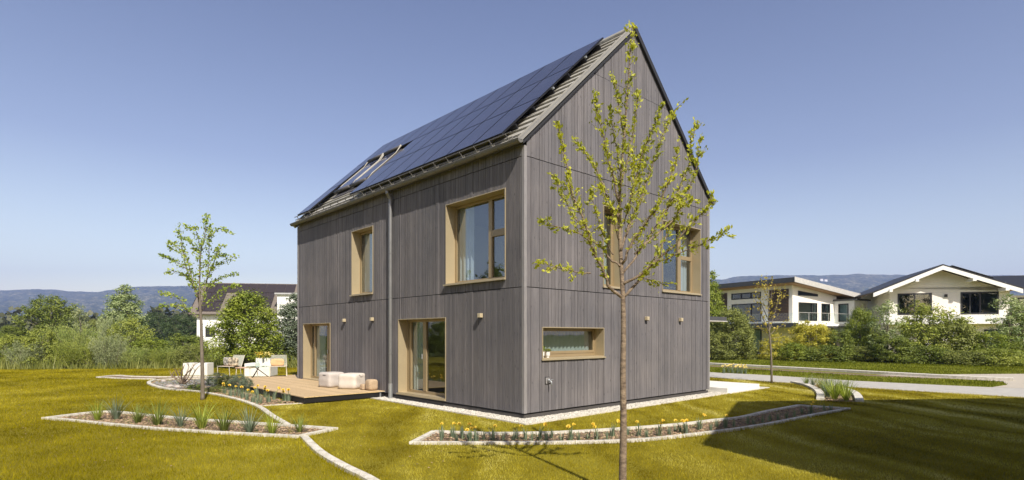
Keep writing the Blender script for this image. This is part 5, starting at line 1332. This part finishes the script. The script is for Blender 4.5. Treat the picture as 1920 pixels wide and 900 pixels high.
mb.add([(0,0,ZW),(WC,0,ZW),(WC,0,rc(WC)-.3),(RXc,0,RZ-.3),(0,0,rc(0)-.3),(0,.3,ZW),(WC,.3,ZW),(WC,.3,rc(WC)-.3),(RXc,.3,RZ-.3),(0,.3,rc(0)-.3)],[(0,1,2,3,4),(9,8,7,6,5)]+[(i,5+i,5+(i+1)%5,(i+1)%5) for i in range(5)])
mb.build('wall',M['render'],nc)
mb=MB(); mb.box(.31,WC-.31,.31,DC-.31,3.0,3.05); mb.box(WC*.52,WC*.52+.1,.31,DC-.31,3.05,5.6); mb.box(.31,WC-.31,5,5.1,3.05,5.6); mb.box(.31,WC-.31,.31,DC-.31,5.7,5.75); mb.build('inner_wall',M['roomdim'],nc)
def slab(mb,x0,x1,y0,y1,o0,o1):
    mb.hexa([(x0,y0,rc(x0)+o0),(x1,y0,rc(x1)+o0),(x1,y1,rc(x1)+o0),(x0,y1,rc(x0)+o0),(x0,y0,rc(x0)+o1),(x1,y0,rc(x1)+o1),(x1,y1,rc(x1)+o1),(x0,y1,rc(x0)+o1)])
mb=MB(); slab(mb,eL[0],RXc,-1.2,DC+1,-.12,.0); slab(mb,RXc,eR[0],-1.2,DC+1,-.12,.0)
for k in range(8):
    pass
rfc=mb.build('roof',M['framedark'],nc)
mb=MB(); slab(mb,eL[0]+.04,RXc,-1.1,DC+.9,-.16,-.123); slab(mb,RXc,eR[0]-.04,-1.1,DC+.9,-.16,-.123); mb.build('soffit',M['soffit'],rfc)
for (a,b) in ((eL[0]+.02,RXc),(RXc,eR[0]-.02)):
    mb=MB(); slab(mb,a,b,-1.24,-1.14,-.46,-.125); mb.build('bargeboard',M['renderwhite'],rfc)
for px,py in ((1718,528),(1825,523),(1886,537),(1669,546)):
    x,_=fc.hit(px,py,1,-1.0); mb=MB(); mb.box(x-.12,x+.12,-1.3,.0,rc(x)-.62,rc(x)-.36); mb.build('purlin_end',M['renderwhite'],rfc)
x=.0
mb=MB(); slab(mb,RXc+.9,eR[0]-1.6,-.4,9,.26,.32); p=mb.build('solar_panels',M['pvframe'],rfc)
mb=MB(); 
for k in range(4): x=RXc+.9+k*1.2; slab(mb,x,x+.06,-.2,8.8,.003,.257)
mb.build('mounting_rail',M['zinc'],p)
nwin(nc,PRy,Rc[0],(.5,),f=.12); nwin(nc,PRy,Rc[1],(.25,.52),f=.12)
mb=MB(); x,z=fc.hit(1773,554.5,1,0); mb.box(x-.1,x+.1,-.12,-.003,z-.12,z+.12); mb.build('wall_lamp',M['framedark'],nc)
mb=MB(); mb.box(-.6,WC+.1,-.9,-.7,2.75,3.5); mb.box(-.6,WC+.1,-.7,-.003,2.75,2.95); mb.build('balcony_parapet',M['renderwhite'],nc)
r=rectf(fc,1,0,(1845,612),(1890,640)); nwin(nc,lambda a,d,z:(a,d-.04,z),(r[0],r[1],.9,2.3),(.5,))
r=rectf(fc,1,0,(1690,610),(1704,640)); nwin(nc,lambda a,d,z:(a,d-.04,z),(r[0],r[1],.9,2.3),())
# wing to the right with dark recess
mb=MB(); mb.box(WC+.3,WC+7,3.0,9,0,5.2); wg=mb.build('wing_wall',M['render'],nc)
mb=MB(); mb.hexa([(WC+.9,1.6,5.6),(WC+8,1.6,5.6),(WC+8,6,7.0),(WC+.9,6,7.0),(WC+.9,1.6,5.75),(WC+8,1.6,5.75),(WC+8,6,7.15),(WC+.9,6,7.15)]); mb.build('wing_roof',M['framedark'],nc)
nwin(nc,lambda a,d,z:(a,2.96+d,z),(WC+.8,WC+2.8,3.2,5.0),(.5,))
# --- left neighbour
fd=Frame((369-CX)/F*70,70,(.985,.17)); nd=tag(empty('white_house',((369-CX)/F*70,70,0),fd.rz),'white house with steep brown roof and dark solar panels behind the left trees','house')
WD=17; zE=4.75; zR=8.75; DD=4.4
mb=MB(); mb.box(0,WD,0,9,0,zE+.2); mb.hexa([(0,0,zE+.2),(.3,0,zE+.2),(.3,9,zE+.2),(0,9,zE+.2),(0,DD-.1,zR-.3),(.3,DD-.1,zR-.3),(.3,DD+.1,zR-.3),(0,DD+.1,zR-.3)]); mb.build('wall',M['renderwhite'],nd)
def dr(mb,x0,x1,t0,t1,o0,o1,side=1):
    def p(x,t,o):
        y=-.5+t*(DD+.5); y=y if side>0 else 2*DD-y
        return (x,y-(o*.65 if side>0 else -o*.65),zE-.25+t*(zR-zE+.25)+o*.75)
    mb.hexa([p(x0,t0,o0),p(x1,t0,o0),p(x1,t1,o0),p(x0,t1,o0),p(x0,t0,o1),p(x1,t0,o1),p(x1,t1,o1),p(x0,t1,o1)])
mb=MB(); dr(mb,-.7,WD+.6,0,1,-.12,.05); dr(mb,-.7,WD+.6,0,1,-.12,.05,-1); rfd=mb.build('roof',M['browntile'],nd)
mb=MB(); dr(mb,-.78,-.703,-.03,1,-.35,.08); dr(mb,-.78,-.703,-.03,1,-.35,.08,-1); mb.build('verge_board',M['framedark'],rfd)
xs=lambda px:fd.hit(px,560,1,1.5)[0]
def pvd(x0,x1,t0,t1,nx,nt):
    for i in range(nx):
        for j in range(nt):
            mb=MB(); a=x0+(x1-x0)*i/nx; b=x0+(x1-x0)*(i+1)/nx; c=t0+(t1-t0)*j/nt; d=t0+(t1-t0)*(j+1)/nt
            dr(mb,a+.02,b-.02,c+.006,d-.006,.10,.14); mb.build('solar_panel',M['brownpv'],rfd)
pvd(xs(376),xs(548),.66,.97,9,1); pvd(xs(378),xs(420),.05,.66,3,2); pvd(xs(470),xs(512),.05,.66,3,2)
mb=MB(); mb.tube([(-.7,-.6,zE-.28),(WD+.6,-.6,zE-.28)],.1,8); mb.build('gutter',M['browntile'],rfd)
x0=xs(527); mb=MB(); mb.box(x0,x0+5,-.6,3,0,7.0); mb.build('dormer_wall',M['renderwhite'],nd)
mb=MB(); mb.box(x0-.25,x0+5.3,-.9,3.2,7.003,7.2); mb.build('dormer_roof',M['rendergrey'],nd)
mb=MB(); mb.box(1.0,2.1,-.03,.0,1.6,2.8); mb.build('window',M['framedark'],nd)
mb=MB(); mb.box(5.5,6.9,-.03,.0,1.6,2.8); mb.build('window',M['framedark'],nd)

# --- house behind the photographer's right hand that shades the lawn
NS=tag(empty('neighbour_house',(0,0,0)),'house standing outside the right edge whose shadow lies over the right lawn','house')
npoly=[(6.05,2.85),(9.12,8.95),(19,9.9),(19,-5),(12,-5)]; HN=6.9
mb=MB(); mb.prism(npoly,0,HN); mb.build('wall',M['render'],NS)
mb=MB(); mb.prism([(6.11,2.85),(9.15,8.88),(18.93,9.83),(18.93,-4.93),(12.03,-4.93)],HN+.003,HN+.1); mb.build('roof',M['steel'],NS)
a=Vector((6.05,2.85)); b=Vector((9.12,8.95)); d=(b-a).normalized(); n_=Vector((-d.y,d.x))
for z0 in (1.0,4.0):
    for k in (1.0,4.2):
        mb=MB(); c=a+d*k
        q=[c+n_*.003,c+d*1.4+n_*.003,c+d*1.4+n_*.05,c+n_*.05]; mb.prism([tuple(x) for x in q],z0,z0+1.5); w=mb.build('window',M['framedark'],NS)
        q=[c+d*.08+n_*.053,c+d*1.32+n_*.053,c+d*1.32+n_*.06,c+d*.08+n_*.06]; mb=MB(); mb.prism([tuple(x) for x in q],z0+.08,z0+1.42); mb.build('pane',M['glassgrey'],w)

# ------------------------------------------------------------------ distant wood and hills
rs=np.random.default_rng(77)
Pc=[]
for i in range(420):
    Y=rs.uniform(170,330); px=rs.uniform(-700,900) if i%3 else rs.uniform(1280,2500); X=(px-CX)/F*Y; h=rs.uniform(8,17)*(Y/300)**.5*.95; w=rs.uniform(7,13)
    K=90; c=rs.normal(0,1,(K,3)); c/=np.linalg.norm(c,axis=1)[:,None]; c*=rs.random((K,1))**.35
    c=c*np.array([w/2,w/2,h/2])*rs.uniform(.85,1.1,(K,1))+np.array([X,Y,h/2]); Pc.append(c[c[:,2]>.2])
Pc=np.concatenate(Pc); me=leaves(Pc,2.1,.8,rs); o=link('distant_wood',me,LM['wood_far']); tag(o,'far belt of mixed wood below the hills',None,None,'stuff')
prof=[(-1400,560),(-600,550),(-200,545),(0,543.6),(56,541.5),(100,542),(131,546),(182,546.7),(210,543),(245,537),(327,535.5),(420,535),(560,535),(700,532),(900,524),(1200,527),(1348,524),(1391,517),(1444,515),(1569,515),(1615,513),(1675,514),(1704,515),(1875,515),(1920,516),(2200,520),(2600,535),(3400,560)]
def pr(px):
    for (a,b),(c,d) in zip(prof,prof[1:]):
        if a<=px<=c: t=(px-a)/(c-a); t=t*t*(3-2*t); return b+(d-b)*t
    return 560
from mathutils import noise
NX=620; NY=46; V=np.zeros((NX,NY,3))
for i in range(NX):
    px=-1400+4800*i/(NX-1); ang=(px-CX)/F
    hr=CZ+(HZ-pr(px))/F*3000
    for j in range(NY):
        t=j/(NY-1); Y=1500+t*1750; X=ang*3000*(.75+.25*t) if False else ang*Y
        tt=min(1,t/.857); s=tt**.9; z=hr*(.04+.96*s**1.15) if t<.857 else hr*(1-.3*(t-.857)/.143)
        q=Vector((X/260,Y/260,3.1)); f=noise.fractal(q,1,2.0,6)
        g2=noise.fractal(Vector((X/40,Y/40,1.7)),1,2.0,3)
        z+= f*hr*.16*math.sin(min(1,tt)*PI)+g2*5*(1 if tt>.1 else 0)*(1 if t<.8 else .4)
        if t>.84: z+=noise.noise(Vector((X/9,Y/20,0)))*3.2
        V[i,j]=(X,Y,z-8*(1-tt))
I=np.arange(NX*NY).reshape(NX,NY); Fq=np.stack([I[:-1,:-1],I[1:,:-1],I[1:,1:],I[:-1,1:]],-1).reshape(-1,4)
def hillmat():
    m,nt,out=newmat('forested_hillside'); L=nt.links
    b=N(nt,'BsdfPrincipled'); b.inputs['Roughness'].default_value=.95; b.inputs['Specular IOR Level'].default_value=.05
    tc=N(nt,'TexCoord'); n1=N(nt,'TexNoise'); n1.inputs['Scale'].default_value=.006; n1.inputs['Detail'].default_value=6; L.new(tc.outputs['Object'],n1.inputs['Vector'])
    mp=N(nt,'Mapping'); mp.inputs['Scale'].default_value=(1,.5,1.4); L.new(tc.outputs['Object'],mp.inputs[0])
    n2=N(nt,'TexNoise'); n2.inputs['Scale'].default_value=.06; n2.inputs['Detail'].default_value=6; n2.inputs['Roughness'].default_value=.75; L.new(mp.outputs[0],n2.inputs['Vector'])
    r1=ramp(nt,[(.38,(.004,.010,.006)),(.47,(.035,.055,.022)),(.56,(.12,.125,.05)),(.67,(.38,.34,.26))]); 
    ma=N(nt,'Math',operation='MULTIPLY_ADD'); ma.inputs[1].default_value=.75; L.new(n2.outputs[0],ma.inputs[0]); mm=N(nt,'Math',operation='MULTIPLY'); mm.inputs[1].default_value=.28; L.new(n1.outputs[0],mm.inputs[0]); L.new(mm.outputs[0],ma.inputs[2])
    L.new(ma.outputs[0],r1.inputs[0]); L.new(r1.outputs[0],b.inputs['Base Color'])
    bp=N(nt,'Bump'); bp.inputs['Strength'].default_value=1; bp.inputs['Distance'].default_value=14; L.new(n2.outputs[0],bp.inputs['Height']); L.new(bp.outputs[0],b.inputs['Normal'])
    L.new(b.outputs[0],out.inputs[0]); return m
o=link('hills',npmesh('hills',V.reshape(-1,3),Fq),hillmat(),smooth=True); o['kind']='structure'
# small hill farms
for i,(px,py,lab) in enumerate(((1540,525,'tiny white hill house left of the rock face on the right ridge'),(1548,526,'tiny white hill house just right of another on the right ridge'),(1642,560,'tiny pale farmhouse low on the hill between the two neighbour houses'),(518,536,'tiny white building on the ridge above the left neighbour roof'))):
    Y=2760 if py<540 else 1900; x,y,z=at(px,py,Y); mb=MB(); mb.box(-7,7,-4,4,-12,5); e=tag(empty('hill_house',(x,y,z)),lab,'house','houses on the hills'); mb.build('wall',M['renderwhite'],e)
    mb=MB(); mb.add([(-8,-5,5.1),(8,-5,5.1),(8,5,5.1),(-8,5,5.1),(-8,0,9),(8,0,9)],[(0,1,5,4),(2,3,4,5),(0,4,3),(1,2,5),(3,2,1,0)]); mb.build('roof',M['browntile'],e)
# ------------------------------------------------------------------ haze
HAZE=.00023
if HAZE:
    mb=MB(); mb.box(-4600,4600,-700,4500,-25,520)
    hz=mb.build('haze',None); tag(hz,'thin blue air between the garden and the hills',None,None,'stuff')
    m,nt,out=newmat('haze_air'); v=N(nt,'VolumePrincipled'); v.inputs['Density'].default_value=HAZE; v.inputs['Color'].default_value=(.40,.53,1.0,1); v.inputs['Anisotropy'].default_value=.0
    nt.links.new(v.outputs[0],out.inputs['Volume']); hz.data.materials.append(m)
# ------------------------------------------------------------------ light, sky, camera
sun_h=Vector((.40,-.917)).normalized(); EL=math.radians(44)
sd=Vector((sun_h.x*math.cos(EL),sun_h.y*math.cos(EL),math.sin(EL)))
l=bpy.data.lights.new('sun','SUN'); l.energy=5.0; l.angle=math.radians(.53); l.color=(1,.93,.82)
lo=bpy.data.objects.new('sun',l); C.objects.link(lo); lo.rotation_euler=(-sd).to_track_quat('-Z','Y').to_euler(); lo.location=(20,-30,40)
w=bpy.data.worlds.new('World'); SC.world=w; w.use_nodes=True; nt=w.node_tree; nt.nodes.clear()
sky=nt.nodes.new('ShaderNodeTexSky'); sky.sky_type='NISHITA'; sky.sun_disc=False; sky.sun_elevation=EL; sky.sun_rotation=math.atan2(sun_h.x,sun_h.y)
sky.altitude=400; sky.air_density=1.0; sky.dust_density=1.6; sky.ozone_density=2.0
bg=nt.nodes.new('ShaderNodeBackground'); bg.inputs[1].default_value=.07
hs=nt.nodes.new('ShaderNodeHueSaturation'); hs.inputs['Saturation'].default_value=1.0; hs.inputs['Hue'].default_value=.5
ow=nt.nodes.new('ShaderNodeOutputWorld'); nt.links.new(sky.outputs[0],hs.inputs['Color'])
tcw=nt.nodes.new('ShaderNodeTexCoord'); sx=nt.nodes.new('ShaderNodeSeparateXYZ'); nt.links.new(tcw.outputs['Generated'],sx.inputs[0])
rw=ramp(nt,[(0,(3.9,2.95,1.85)),(.10,(3.0,2.38,1.70)),(.28,(1.92,1.54,1.39)),(.55,(1.45,1.22,1.24)),(1,(.6,.6,.62))]); nt.links.new(sx.outputs[2],rw.inputs[0])
vmw=nt.nodes.new('ShaderNodeVectorMath'); vmw.operation='MULTIPLY'; nt.links.new(hs.outputs[0],vmw.inputs[0]); nt.links.new(rw.outputs[0],vmw.inputs[1]); nt.links.new(vmw.outputs[0],bg.inputs[0]); nt.links.new(bg.outputs[0],ow.inputs[0])
cam=bpy.data.cameras.new('camera'); cam.lens=F/1920*36; cam.sensor_width=36; cam.shift_y=(HZ-450)/1920; cam.clip_start=.1; cam.clip_end=12000
co=bpy.data.objects.new('camera',cam); C.objects.link(co); co.location=(0,0,CZ); co.rotation_euler=(PI/2,0,0); SC.camera=co
SC.render.engine='CYCLES'
SC.view_settings.view_transform='Standard'; SC.view_settings.look='None'; SC.view_settings.gamma=1; SC.view_settings.use_curve_mapping=False; SC.view_settings.exposure=.6
SC.cycles.transparent_max_bounces=24; SC.cycles.max_bounces=7; SC.cycles.volume_bounces=0
